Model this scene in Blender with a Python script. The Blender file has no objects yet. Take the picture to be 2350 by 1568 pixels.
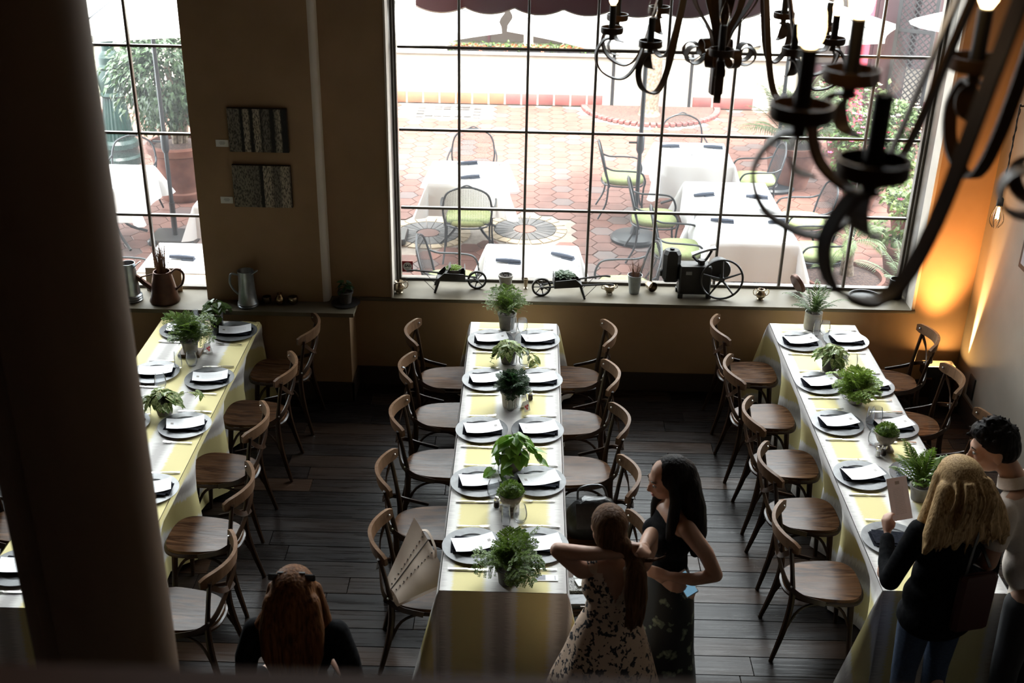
import bpy, bmesh, math, random
from mathutils import Vector, Matrix, Euler, noise
sc = bpy.context.scene
COL = sc.collection
PI = math.pi
V = Vector
rnd = random.Random(11)

# ------------------------------------------------------------------ camera
cam_d = bpy.data.cameras.new('camera')
cam = bpy.data.objects.new('camera', cam_d)
COL.objects.link(cam)
cam_d.sensor_width = 36.0
cam_d.lens = 41.15
cam_d.clip_start = 0.05
cam_d.clip_end = 200
r_ = V((0.99966604, 0.0187644, 0.01776822)); u_ = V((-0.02418734, 0.43731303, 0.89898403)); f_ = V((-0.00909862, 0.89911357, -0.43762085))
cam.matrix_world = Matrix(((r_.x, u_.x, -f_.x, 0), (r_.y, u_.y, -f_.y, 0), (r_.z, u_.z, -f_.z, 4.8), (0, 0, 0, 1)))
cam_d.dof.use_dof = True
cam_d.dof.focus_distance = 8.2
cam_d.dof.aperture_fstop = 3.2
sc.camera = cam

# ------------------------------------------------------------------ daylight, exposure
world = bpy.data.worlds.new('overcast')
sc.world = world
world.use_nodes = True
bg = world.node_tree.nodes['Background']
bg.inputs[0].default_value = (0.93, 0.97, 1.0, 1)
bg.inputs[1].default_value = 3.2
sun_d = bpy.data.lights.new('sun', 'SUN')
sun_d.energy = 5.0
sun_d.angle = math.radians(12)
sun_d.color = (1.0, 0.96, 0.9)
sun = bpy.data.objects.new('sun', sun_d)
COL.objects.link(sun)
sun.rotation_euler = (math.radians(24), 0, math.radians(-6))
for nm, x0, x1, z0, z1, y in (('main', -1.09, 3.28, .84, 5.95, 9.36), ('side', -4.5, -2.64, .82, 5.95, 9.06)):
    pd = bpy.data.lights.new('portal_' + nm, 'AREA')
    pd.shape = 'RECTANGLE'; pd.size = x1 - x0; pd.size_y = z1 - z0
    pd.cycles.is_portal = True
    po = bpy.data.objects.new('portal_' + nm, pd)
    COL.objects.link(po)
    po.location = ((x0 + x1) / 2, y, (z0 + z1) / 2)
    po.rotation_euler = (math.radians(-90), 0, 0)
vs = sc.view_settings
sc.display_settings.display_device = 'sRGB'
vs.view_transform = 'Standard'
vs.look = 'None'
vs.gamma = 1.0
vs.use_curve_mapping = False
vs.exposure = 2.65
sc.cycles.max_bounces = 8
sc.cycles.diffuse_bounces = 4
sc.cycles.glossy_bounces = 3
sc.cycles.transmission_bounces = 6
sc.cycles.transparent_max_bounces = 24
sc.cycles.caustics_reflective = False
sc.cycles.caustics_refractive = False
sc.cycles.sample_clamp_indirect = 6.0
sc.cycles.use_denoising = True

# ------------------------------------------------------------------ materials
def nodes_of(name):
    m = bpy.data.materials.new(name)
    m.use_nodes = True
    nt = m.node_tree
    return m, nt, nt.nodes['Principled BSDF']

def ramp(nt, fac, stops):
    r = nt.nodes.new('ShaderNodeValToRGB')
    el = r.color_ramp.elements
    while len(el) > 1: el.remove(el[0])
    el[0].position = stops[0][0]; el[0].color = (*stops[0][1], 1)
    for p, c in stops[1:]:
        e = el.new(p); e.color = (*c, 1)
    nt.links.new(fac, r.inputs[0])
    return r.outputs[0]

def tnoise(nt, scale, detail=4, stretch=(1, 1, 1), coord='Object', rand=0.0):
    tc = nt.nodes.new('ShaderNodeTexCoord')
    mp = nt.nodes.new('ShaderNodeMapping')
    mp.inputs['Scale'].default_value = stretch
    nt.links.new(tc.outputs[coord], mp.inputs['Vector'])
    if rand:
        oi = nt.nodes.new('ShaderNodeObjectInfo')
        mu = nt.nodes.new('ShaderNodeVectorMath'); mu.operation = 'SCALE'
        cmb = nt.nodes.new('ShaderNodeCombineXYZ')
        for k in range(3): nt.links.new(oi.outputs['Random'], cmb.inputs[k])
        nt.links.new(cmb.outputs[0], mu.inputs[0]); mu.inputs['Scale'].default_value = rand
        nt.links.new(mu.outputs[0], mp.inputs['Location'])
    n = nt.nodes.new('ShaderNodeTexNoise')
    n.inputs['Scale'].default_value = scale
    n.inputs['Detail'].default_value = detail
    nt.links.new(mp.outputs[0], n.inputs['Vector'])
    return n.outputs['Fac']

def bump(nt, p, fac, strength=.2, dist=.01):
    b = nt.nodes.new('ShaderNodeBump')
    b.inputs['Strength'].default_value = strength
    b.inputs['Distance'].default_value = dist
    nt.links.new(fac, b.inputs['Height'])
    nt.links.new(b.outputs[0], p.inputs['Normal'])

def pmat(name, c, rough=.5, metal=0.0, c2=None, scale=8, stretch=(1, 1, 1), bmp=0.0, detail=4, lo=.35, hi=.68, rand=0.0, spec=.5, trans=0.0, vary=0.0):
    m, nt, p = nodes_of(name)
    p.inputs['Base Color'].default_value = (*c, 1)
    p.inputs['Roughness'].default_value = rough
    p.inputs['Metallic'].default_value = metal
    p.inputs['Specular IOR Level'].default_value = spec
    if c2 is not None or bmp:
        f = tnoise(nt, scale, detail, stretch, rand=rand)
        if c2 is not None:
            out = ramp(nt, f, [(lo, c), (hi, c2)])
            if vary:
                oi = nt.nodes.new('ShaderNodeObjectInfo')
                hs = nt.nodes.new('ShaderNodeHueSaturation')
                mr = nt.nodes.new('ShaderNodeMapRange')
                mr.inputs['To Min'].default_value = 1 - vary; mr.inputs['To Max'].default_value = 1 + vary
                nt.links.new(oi.outputs['Random'], mr.inputs['Value'])
                nt.links.new(mr.outputs[0], hs.inputs['Value'])
                nt.links.new(out, hs.inputs['Color'])
                out = hs.outputs[0]
            nt.links.new(out, p.inputs['Base Color'])
        if bmp: bump(nt, p, f, bmp)
    return m

def glassmat(name, tint=(1, 1, 1), refl=1.0, haze=0.0):
    m = bpy.data.materials.new(name); m.use_nodes = True
    nt = m.node_tree; nt.nodes.clear()
    out = nt.nodes.new('ShaderNodeOutputMaterial')
    tr = nt.nodes.new('ShaderNodeBsdfTransparent'); tr.inputs[0].default_value = (*tint, 1)
    gl = nt.nodes.new('ShaderNodeBsdfGlossy'); gl.inputs['Roughness'].default_value = .02
    fr = nt.nodes.new('ShaderNodeLayerWeight'); fr.inputs[0].default_value = .12
    mu = nt.nodes.new('ShaderNodeMath'); mu.operation = 'MULTIPLY'; mu.inputs[1].default_value = refl
    mx = nt.nodes.new('ShaderNodeMixShader')
    nt.links.new(fr.outputs[0], mu.inputs[0]); nt.links.new(mu.outputs[0], mx.inputs[0])
    nt.links.new(tr.outputs[0], mx.inputs[1]); nt.links.new(gl.outputs[0], mx.inputs[2])
    sh = mx.outputs[0]
    if haze:
        tl = nt.nodes.new('ShaderNodeBsdfTranslucent'); tl.inputs[0].default_value = (.85, .88, .92, 1)  # translucent white mixed in as a painted haze that lightens the glass
        f = tnoise(nt, 1.6, 6)
        d = ramp(nt, f, [(.35, (haze * .6,) * 3), (.7, (haze * 1.5,) * 3)])
        m2 = nt.nodes.new('ShaderNodeMixShader'); nt.links.new(d, m2.inputs[0]); nt.links.new(sh, m2.inputs[1]); nt.links.new(tl.outputs[0], m2.inputs[2]); sh = m2.outputs[0]
    nt.links.new(sh, out.inputs[0])
    return m

def emat(name, c, s):
    m, nt, p = nodes_of(name)
    p.inputs['Base Color'].default_value = (*c, 1)
    p.inputs['Emission Color'].default_value = (*c, 1)
    p.inputs['Emission Strength'].default_value = s
    return m

def leafmat(name, c, c2=None, scale=30, rough=.45):
    m, nt, p = nodes_of(name)
    p.inputs['Roughness'].default_value = rough
    f = tnoise(nt, scale, 3)
    col = ramp(nt, f, [(.4, c), (.62, c2 or tuple(k * 1.6 for k in c))])
    nt.links.new(col, p.inputs['Base Color'])
    tl = nt.nodes.new('ShaderNodeBsdfTranslucent')
    nt.links.new(col, tl.inputs[0])
    mx = nt.nodes.new('ShaderNodeMixShader'); mx.inputs[0].default_value = .35
    out = nt.nodes['Material Output']
    nt.links.new(p.outputs[0], mx.inputs[1]); nt.links.new(tl.outputs[0], mx.inputs[2])
    nt.links.new(mx.outputs[0], out.inputs[0])
    return m

M = {}
M['plaster'] = pmat('plaster_ochre', (.29, .185, .10), .75, c2=(.355, .23, .13), scale=2.2, detail=6, bmp=.12)
M['plaster_grey'] = pmat('plaster_pale', (.175, .155, .13), .6, c2=(.215, .19, .16), scale=2, detail=6, bmp=.1)
M['sill'] = pmat('sill_paint', (.115, .095, .062), .5, spec=.2, c2=(.15, .132, .098), scale=3, detail=5)
M['skirting'] = pmat('skirting_dark', (.035, .024, .018), .5)
M['strip'] = pmat('lit_corner_and_pale_jamb', (.50, .45, .39), .7, c2=(.56, .51, .45), scale=3)  # pilaster corner: window light painted in as paler colour; jambs: pale grey paint
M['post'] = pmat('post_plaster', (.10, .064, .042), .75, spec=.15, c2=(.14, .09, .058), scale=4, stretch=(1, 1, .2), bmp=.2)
M['rail'] = pmat('rail_wood', (.26, .10, .045), .5, c2=(.18, .07, .035), scale=10, stretch=(.1, 1, 1))
M['frame'] = pmat('window_frame_paint', (.085, .072, .06), .35, c2=(.11, .095, .08), scale=12)
M['glass'] = glassmat('window_glass', (.97, .985, .98), .6, .008)  # slight haze stands in for veiling glare from the bright courtyard
M['ceiling'] = pmat('ceiling_paint', (.035, .026, .018), .8)
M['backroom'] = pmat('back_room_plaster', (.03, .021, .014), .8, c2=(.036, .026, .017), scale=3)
M['subfloor'] = pmat('subfloor', (.02, .016, .014), .7)

def plank_mat():
    m, nt, p = nodes_of('floor_plank_wood')
    f = tnoise(nt, 5, 8, (.12, 1.6, 1), coord='Object', rand=37)
    f2 = tnoise(nt, 40, 4, (.06, 1.5, 1), rand=37)
    oi = nt.nodes.new('ShaderNodeObjectInfo')
    tone = ramp(nt, oi.outputs['Random'], [(0, (.008, .006, .0055)), (.45, (.014, .011, .010)), (.75, (.024, .016, .012)), (1, (.046, .026, .016))])
    g = ramp(nt, f, [(.3, (.55, .55, .58)), (.7, (1.25, 1.2, 1.15))])
    mix = nt.nodes.new('ShaderNodeMix'); mix.data_type = 'RGBA'; mix.blend_type = 'MULTIPLY'; mix.inputs[0].default_value = 1
    nt.links.new(tone, mix.inputs[6]); nt.links.new(g, mix.inputs[7])
    nt.links.new(mix.outputs[2], p.inputs['Base Color'])
    rr = ramp(nt, f2, [(.3, (.22,) * 3), (.7, (.40,) * 3)])
    nt.links.new(rr, p.inputs['Roughness'])
    p.inputs['Specular IOR Level'].default_value = .15
    bump(nt, p, f2, .35, .004)
    return m
M['plank'] = plank_mat()

# ------------------------------------------------------------------ mesh helpers
class MB:
    def __init__(self):
        self.v = []; self.f = []; self.mi = []; self.uv = None
    def add(self, vs, fs, mi=0, T=None):
        b = len(self.v)
        if T is not None: vs = [T @ V(q) for q in vs]
        self.v.extend([tuple(q) for q in vs])
        for q in fs:
            self.f.append(tuple(b + i for i in q)); self.mi.append(mi)
        return self
    def box(self, c, s, mi=0, rz=0, bev=0, T=None):
        hx, hy, hz = s[0] / 2, s[1] / 2, s[2] / 2
        R = Matrix.Translation(c) @ Matrix.Rotation(rz, 4, 'Z')
        if T is not None: R = T @ R
        if bev <= 0:
            vs = [(x, y, z) for z in (-hz, hz) for x, y in ((-hx, -hy), (hx, -hy), (hx, hy), (-hx, hy))]
            fs = [(3, 2, 1, 0), (4, 5, 6, 7), (0, 1, 5, 4), (1, 2, 6, 5), (2, 3, 7, 6), (3, 0, 4, 7)]
        else:
            b = bev
            def ring(ax, ay, z): return [(-ax + b, -ay, z), (ax - b, -ay, z), (ax, -ay + b, z), (ax, ay - b, z), (ax - b, ay, z), (-ax + b, ay, z), (-ax, ay - b, z), (-ax, -ay + b, z)]
            vs = ring(hx - b * .6, hy - b * .6, -hz) + ring(hx, hy, -hz + b) + ring(hx, hy, hz - b) + ring(hx - b * .6, hy - b * .6, hz)
            fs = [tuple(range(7, -1, -1)), tuple(range(24, 32))]
            for k in range(3):
                for i in range(8):
                    j = (i + 1) % 8
                    fs.append((k * 8 + i, k * 8 + j, k * 8 + 8 + j, k * 8 + 8 + i))
        return self.add(vs, fs, mi, R)
    def box2(self, a, b, mi=0, bev=0):
        return self.box([(a[i] + b[i]) / 2 for i in range(3)], [abs(b[i] - a[i]) for i in range(3)], mi, 0, bev)
    def tube(self, pts, r, n=8, mi=0, cap=True, T=None, closed=False):
        pts = [V(q) for q in pts]
        rs = r if isinstance(r, (list, tuple)) else [r] * len(pts)
        N = len(pts)
        tang = []
        for i in range(N):
            if closed: t = pts[(i + 1) % N] - pts[i - 1]
            else: t = pts[min(i + 1, N - 1)] - pts[max(i - 1, 0)]
            tang.append(t.normalized() if t.length > 1e-9 else V((0, 0, 1)))
        up = V((0, 0, 1)) if abs(tang[0].z) < .9 else V((1, 0, 0))
        nrm = (up - tang[0] * up.dot(tang[0])).normalized()
        vs = []
        for i in range(N):
            t = tang[i]
            nrm = nrm - t * nrm.dot(t)
            nrm = nrm.normalized() if nrm.length > 1e-6 else t.orthogonal().normalized()
            bi = t.cross(nrm)
            for k in range(n):
                a = 2 * PI * k / n
                vs.append(pts[i] + (nrm * math.cos(a) + bi * math.sin(a)) * rs[i])
        fs = []
        for i in range(N if closed else N - 1):
            i2 = (i + 1) % N
            for k in range(n):
                k2 = (k + 1) % n
                fs.append((i * n + k, i * n + k2, i2 * n + k2, i2 * n + k))
        if cap and not closed:
            fs.append(tuple(range(n - 1, -1, -1))); fs.append(tuple((N - 1) * n + k for k in range(n)))
        return self.add(vs, fs, mi, T)
    def ribbon(self, pts, side, w, th, mi=0, T=None, ws=None):
        """strap of width w (along side) and thickness th swept along pts"""
        pts = [V(q) for q in pts]; N = len(pts); vs = []
        for i in range(N):
            t = (pts[min(i + 1, N - 1)] - pts[max(i - 1, 0)]).normalized()
            s = side[i] if isinstance(side, list) else side
            s = V(s); s = (s - t * s.dot(t)).normalized()
            nn = t.cross(s)
            ww = (ws[i] if ws else w) / 2
            for a, b in ((-1, -1), (1, -1), (1, 1), (-1, 1)):
                vs.append(pts[i] + s * (a * ww) + nn * (b * th / 2))
        fs = [(3, 2, 1, 0), tuple((N - 1) * 4 + k for k in range(4))]
        for i in range(N - 1):
            for k in range(4):
                k2 = (k + 1) % 4
                fs.append((i * 4 + k, i * 4 + k2, i * 4 + 4 + k2, i * 4 + 4 + k))
        return self.add(vs, fs, mi, T)
    def lathe(self, prof, n=24, mi=0, T=None, sx=1, sy=1, flute=0, cap=True):
        vs = []; fs = []
        for i, (r, z) in enumerate(prof):
            for k in range(n):
                a = 2 * PI * k / n
                rr = r * (1 - flute * (k % 2)) if flute else r
                vs.append((rr * math.cos(a) * sx, rr * math.sin(a) * sy, z))
        for i in range(len(prof) - 1):
            for k in range(n):
                k2 = (k + 1) % n
                fs.append((i * n + k, i * n + k2, (i + 1) * n + k2, (i + 1) * n + k))
        if cap and prof[0][0] > 1e-5: fs.append(tuple(range(n - 1, -1, -1)))
        if cap and prof[-1][0] > 1e-5: fs.append(tuple((len(prof) - 1) * n + k for k in range(n)))
        return self.add(vs, fs, mi, T)
    def prism(self, poly, z0, z1, mi=0, T=None, inset=0):
        n = len(poly)
        vs = [(x, y, z0) for x, y in poly] + [(x, y, z1) for x, y in poly]
        fs = [tuple(range(n - 1, -1, -1)), tuple(range(n, 2 * n))]
        fs += [(i, (i + 1) % n, n + (i + 1) % n, n + i) for i in range(n)]
        return self.add(vs, fs, mi, T)
    def ball(self, c, r, n=10, mi=0, T=None):
        rx, ry, rz = r if isinstance(r, (list, tuple)) else (r, r, r)
        m = max(4, n // 2 + 1); vs = [(c[0], c[1], c[2] - rz)]
        for i in range(1, m):
            a = -PI / 2 + PI * i / m
            for k in range(n):
                b = 2 * PI * k / n
                vs.append((c[0] + rx * math.cos(a) * math.cos(b), c[1] + ry * math.cos(a) * math.sin(b), c[2] + rz * math.sin(a)))
        vs.append((c[0], c[1], c[2] + rz)); L = len(vs) - 1; fs = []
        for k in range(n): fs.append((0, 1 + (k + 1) % n, 1 + k))
        for i in range(m - 2):
            for k in range(n):
                k2 = (k + 1) % n
                fs.append((1 + i * n + k, 1 + i * n + k2, 1 + (i + 1) * n + k2, 1 + (i + 1) * n + k))
        for k in range(n): fs.append((L, 1 + (m - 2) * n + k, 1 + (m - 2) * n + (k + 1) % n))
        return self.add(vs, fs, mi, T)
    def grid(self, fn, nu, nv, mi=0, closed=False):
        vs = [fn(i / nu, j / nv) for i in range(nu + 1) for j in range(nv + 1)]
        fs = [(i * (nv + 1) + j, (i + 1) * (nv + 1) + j, (i + 1) * (nv + 1) + j + 1, i * (nv + 1) + j + 1) for i in range(nu) for j in range(nv)]
        return self.add(vs, fs, mi)
    def mesh(self, name, mats, smooth=35):
        me = bpy.data.meshes.new(name)
        me.from_pydata(self.v, [], self.f)
        for m in (mats if isinstance(mats, (list, tuple)) else [mats]): me.materials.append(m)
        me.polygons.foreach_set('material_index', self.mi)
        if self.uv:
            ul = me.uv_layers.new(name='uv')
            li = [l.vertex_index for l in me.loops]
            for k, vi in enumerate(li): ul.data[k].uv = self.uv[vi]
        me.update()
        if smooth:
            me.polygons.foreach_set('use_smooth', [True] * len(me.polygons))
            me.set_sharp_from_angle(angle=math.radians(smooth))
        return me

def obj(name, mb, mats, parent=None, loc=None, rz=0, smooth=35, kind=None, label=None):
    me = mb.mesh(name, mats, smooth) if isinstance(mb, MB) else mb
    o = bpy.data.objects.new(name, me)
    COL.objects.link(o)
    if parent is not None: o.parent = parent
    if loc is not None: o.location = loc
    if rz: o.rotation_euler = (0, 0, rz)
    if kind: o['kind'] = kind
    if label: o['label'] = label
    return o

def tag(o, label=None, cat=None, group=None, kind=None):
    if label: o['label'] = label
    if cat: o['category'] = cat
    if group: o['group'] = group
    if kind: o['kind'] = kind
    return o

def thing(name, label, cat, loc=(0, 0, 0), rz=0, group=None):
    o = bpy.data.objects.new(name, None)
    COL.objects.link(o)
    o.empty_display_size = .1
    o.location = loc; o.rotation_euler = (0, 0, rz)
    return tag(o, label, cat, group)

def solo(name, mb, mats, label, cat, loc=(0, 0, 0), rz=0, group=None, smooth=35):
    return tag(obj(name, mb, mats, None, loc, rz, smooth), label, cat, group)

def struct(name, mb, mats, parent=None, smooth=35):
    o = obj(name, mb, mats, parent, smooth=smooth)
    if parent is None: o['kind'] = 'structure'
    return o

def dup(root, loc, rz=0, label=None, group=None, parent=None):
    c = root.copy(); COL.objects.link(c)
    c.location = loc; c.rotation_euler = (0, 0, rz)
    if label: c['label'] = label
    if group: c['group'] = group
    for ch in root.children:
        d = ch.copy(); COL.objects.link(d); d.parent = c
        for g in ch.children:
            e = g.copy(); COL.objects.link(e); e.parent = d
    return c

def arc(c, r, a0, a1, n, ax=(1, 0, 0), ay=(0, 0, 1)):
    ax = V(ax); ay = V(ay); c = V(c)
    return [c + ax * (r * math.cos(a0 + (a1 - a0) * i / n)) + ay * (r * math.sin(a0 + (a1 - a0) * i / n)) for i in range(n + 1)]

def bez(pts, n=16):
    """Catmull-Rom through points"""
    P = [V(q) for q in pts]; P = [P[0] * 2 - P[1]] + P + [P[-1] * 2 - P[-2]]
    out = []
    for i in range(1, len(P) - 2):
        for k in range(n):
            t = k / n
            a, b, c, d = P[i - 1], P[i], P[i + 1], P[i + 2]
            out.append(.5 * ((2 * b) + (c - a) * t + (2 * a - 5 * b + 4 * c - d) * t * t + (3 * b - a - 3 * c + d) * t ** 3))
    out.append(P[-2]); return out

# ================================================================== ROOM
YW = 8.97      # main window wall, inner face
YG = 9.38      # main window plane
YL = 8.84      # left wall section, inner face
YGL = 9.08     # left window plane
XR = 3.71      # right wall
XL = -4.75
ZC = 6.2
mb = MB().box2((XL - .2, -4, -.12), (XR + .3, 9.44, -.022))
floor = struct('floor', mb, M['subfloor'])
# planks: one object each
pk = {}
k = 0
y = 4.9
while y < 8.97:
    w = .168
    x = XL - rnd.random() * 1.2
    while x < XR:
        L = rnd.choice((1.0, 1.4, 1.8, 2.2))
        a, b = max(x, XL), min(x + L, XR)
        key = round(b - a, 2)
        if b - a > .05 and k < 300:
            if key not in pk:
                pk[key] = MB().box((0, 0, -.011), (b - a - .004, w - .004, .022), bev=.0025).mesh('plank', M['plank'], 30)
            obj('plank', pk[key], None, floor, ((a + b) / 2, y + w / 2, 0)); k += 1
        x += L
    y += w
rest = MB()
y2 = -2.0
while y2 < 4.9:
    rest.box2((XL, y2 + .002, -.022), (XR, min(y2 + .166, 4.898), 0)); y2 += .168
obj('plank_field', rest, M['plank'], floor, kind='stuff')

# window wall with both openings (thickness 9.44)
mb = MB()
mb.box2((-1.66, YW, 0), (XR, 9.44, .80))                # under main sill
mb.box2((-1.66, YW, .80), (-1.11, 9.44, ZC))            # recess between pilaster and window
mb.box2((3.26, YW, .80), (XR, 9.44, ZC))                # right of window
mb.box2((-1.11, YW, 6.0), (3.26, 9.44, ZC))
mb.box2((-2.62, YL, .78), (-1.66, 9.44, ZC))            # pilaster with the paintings
mb.box2((XL, YL, 6.0), (-2.62, 9.44, ZC))
mb.box2((XL, 8.66, 0), (-1.42, 9.44, .78))              # low wall under the ledge
struct('wall_back', mb, M['plaster'], smooth=0)
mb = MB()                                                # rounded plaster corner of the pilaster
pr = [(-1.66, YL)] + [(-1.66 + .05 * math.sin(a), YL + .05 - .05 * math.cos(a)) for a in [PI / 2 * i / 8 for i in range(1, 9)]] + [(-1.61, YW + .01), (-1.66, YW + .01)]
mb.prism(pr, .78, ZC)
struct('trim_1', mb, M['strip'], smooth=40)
struct('wall_right', MB().box2((XR, -4, 0), (XR + .25, 9.44, ZC)), M['plaster_grey'], smooth=0)
struct('wall_left', MB().box2((XL - .25, -4, 0), (XL, 9.44, ZC)), M['backroom'], smooth=0)
struct('wall_front', MB().box2((XL - .25, -4.2, 0), (XR + .25, -4, ZC)), M['backroom'], smooth=0)
struct('ceiling', MB().box2((XL - .25, -4.2, ZC), (XR + .25, 9.6, ZC + .3)), M['ceiling'], smooth=0)
struct('baseboard_back', MB().box2((-1.42, YW - .016, 0), (XR, YW, .17)), M['skirting'])
struct('baseboard_right', MB().box2((XR - .016, 2, 0), (XR, YW - .016, .17)), M['skirting'])
struct('baseboard_left', MB().box2((XL, 8.644, 0), (-1.40, 8.66, .17)).box2((-1.42, 8.644, 0), (-1.404, YW - .016, .17)), M['skirting'])
# sills
mb = MB().box2((-1.38, YW - .02, .79), (3.27, 9.35, .82), bev=.004)
struct('trim_2', mb, M['sill'])
mb = MB().prism([(XL, 8.62), (-1.38, 8.62), (-1.38, 8.97), (-1.66, 8.97), (-1.66, 9.06), (XL, 9.06)], .785, .82)
struct('trim_3', mb, M['sill'])
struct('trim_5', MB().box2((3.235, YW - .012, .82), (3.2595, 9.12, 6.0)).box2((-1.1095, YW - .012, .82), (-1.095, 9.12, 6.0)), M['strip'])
# mezzanine edge under the camera and its rail
struct('trim_4', MB().box2((XL, -4, 2.95), (XR, .35, 3.15)), M['skirting'])
rl = thing('guard_rail', 'dark wooden handrail of the gallery along the bottom edge of the view', 'railing', (0, .62, 3.15))
obj('handrail', MB().box((0, 0, 1.04), (8.3, .07, .06), bev=.015), M['rail'], rl)
for i in range(11):
    obj('post', MB().box((-4 + i * .8, 0, .505), (.05, .04, 1.01)), M['rail'], rl)
obj('bottom_rail', MB().box((0, 0, .04), (8.3, .10, .08)), M['rail'], rl)
obj('bracket', MB().box((0, -.22, .04), (8.3, .36, .08)), M['rail'], rl)

# windows
def window(name, x0, x1, z0, z1, y, xs, zs, fw, depth0):
    w = bpy.data.objects.new(name, None); COL.objects.link(w); w['kind'] = 'structure'
    f = MB()
    f.box2((x0, depth0, z0), (x0 + .02, y + .05, z1)); f.box2((x1 - .02, depth0, z0), (x1, y + .05, z1))
    for sx, xx in ((1, x0 + .02), (-1, x1 - .02)):
        for st, (ya, yb) in enumerate(((y - .07, y + .04), (y - .035, y + .03))):
            f.box2((xx + sx * st * .018, ya, z0), (xx + sx * (st + 1) * .018, yb, z1), bev=.003)
    f.box2((x0 + .05, y - .035, z0), (x1 - .05, y + .03, z0 + .028), bev=.004)
    f.box2((x0, y - .05, z1 - .05), (x1, y + .05, z1))
    obj('window_frame', f, M['frame'], w)
    for x in xs: obj('mullion', MB().box2((x - .011, y - .02, z0 + .02), (x + .011, y + .02, z1 - .04), bev=.004), M['frame'], w)
    XX = [x0 + .055] + list(xs) + [x1 - .055]
    ZZ = [z0 + .02] + list(zs) + [z1 - .04]
    for z in zs:
        for a, b in zip(XX[:-1], XX[1:]):
            obj('glazing_bar', MB().box2((a + .010, y - .017, z - .010), (b - .010, y + .017, z + .010), bev=.004), M['frame'], w)
    for a, b in zip(XX[:-1], XX[1:]):
        for c, d in zip(ZZ[:-1], ZZ[1:]):
            obj('pane', MB().box2((a, y - .003, c), (b, y + .003, d)), M['glass'], w)
    return w
window('window_1', -1.12, 3.27,   .815, 6.0, YG, [-.562, -.011, .534, 1.096, 1.643, 2.205, 2.761], [1.474, 2.148, 2.821, 3.495, 4.17, 4.84, 5.45], .06, 9.12)
window('window_2', XL, -2.60,   .815, 6.0, YGL, [-4.04, -3.57, -3.10], [1.464, 2.153, 2.848, 3.53, 4.2, 4.87, 5.45], .04, 9.03)

# round post in the foreground
mb = MB()
n = 48; Rp = .19
prof = []
for kk in range(n):
    a = 2 * PI * kk / n
    rr = Rp
    if kk == 33: rr = Rp - .035
    prof.append((rr * math.cos(a), rr * math.sin(a)))
mb.prism(prof, 0, ZC)
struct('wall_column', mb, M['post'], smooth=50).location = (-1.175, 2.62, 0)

# ================================================================== DINING TABLES
def cloth_mat():
    m, nt, p = nodes_of('striped_linen')
    uv = nt.nodes.new('ShaderNodeUVMap')
    sep = nt.nodes.new('ShaderNodeSeparateXYZ'); nt.links.new(uv.outputs[0], sep.inputs[0])
    mp = nt.nodes.new('ShaderNodeMapping'); mp.inputs['Scale'].default_value = (6, 160, 1)
    nt.links.new(uv.outputs[0], mp.inputs[0])
    no = nt.nodes.new('ShaderNodeTexNoise'); no.inputs['Scale'].default_value = 1; no.inputs['Detail'].default_value = 2
    nt.links.new(mp.outputs[0], no.inputs['Vector'])
    ma = nt.nodes.new('ShaderNodeMath'); ma.operation = 'MULTIPLY_ADD'; ma.inputs[1].default_value = .07
    nt.links.new(no.outputs['Fac'], ma.inputs[0]); nt.links.new(sep.outputs[0], ma.inputs[2])
    dv = nt.nodes.new('ShaderNodeMath'); dv.operation = 'DIVIDE'; dv.inputs[1].default_value = .36
    nt.links.new(ma.outputs[0], dv.inputs[0])
    fr = nt.nodes.new('ShaderNodeMath'); fr.operation = 'FRACT'; nt.links.new(dv.outputs[0], fr.inputs[0])
    yl = (.74, .65, .31); wh = (.76, .74, .70); gr = (.47, .445, .43)
    c = ramp(nt, fr.outputs[0], [(0, yl), (.43, yl), (.51, wh), (.57, wh), (.68, gr), (.80, gr), (.90, wh), (.96, wh), (1, yl)])
    w2 = nt.nodes.new('ShaderNodeMapping'); w2.inputs['Scale'].default_value = (420, 420, 1)
    nt.links.new(uv.outputs[0], w2.inputs[0])
    n2 = nt.nodes.new('ShaderNodeTexNoise'); n2.inputs['Scale'].default_value = 1; nt.links.new(w2.outputs[0], n2.inputs['Vector'])
    g2 = ramp(nt, n2.outputs['Fac'], [(.3, (.9,) * 3), (.7, (1.0,) * 3)])
    mx = nt.nodes.new('ShaderNodeMix'); mx.data_type = 'RGBA'; mx.blend_type = 'MULTIPLY'; mx.inputs[0].default_value = 1
    nt.links.new(c, mx.inputs[6]); nt.links.new(g2, mx.inputs[7])
    nt.links.new(mx.outputs[2], p.inputs['Base Color'])
    p.inputs['Roughness'].default_value = .8
    bump(nt, p, n2.outputs['Fac'], .15, .002)
    return m
M['cloth'] = cloth_mat()
M['wood_dark'] = pmat('chair_frame_wood', (.018, .009, .005), .3, spec=.3, c2=(.042, .020, .010), scale=14, stretch=(1, 1, .25), rand=9)
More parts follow.
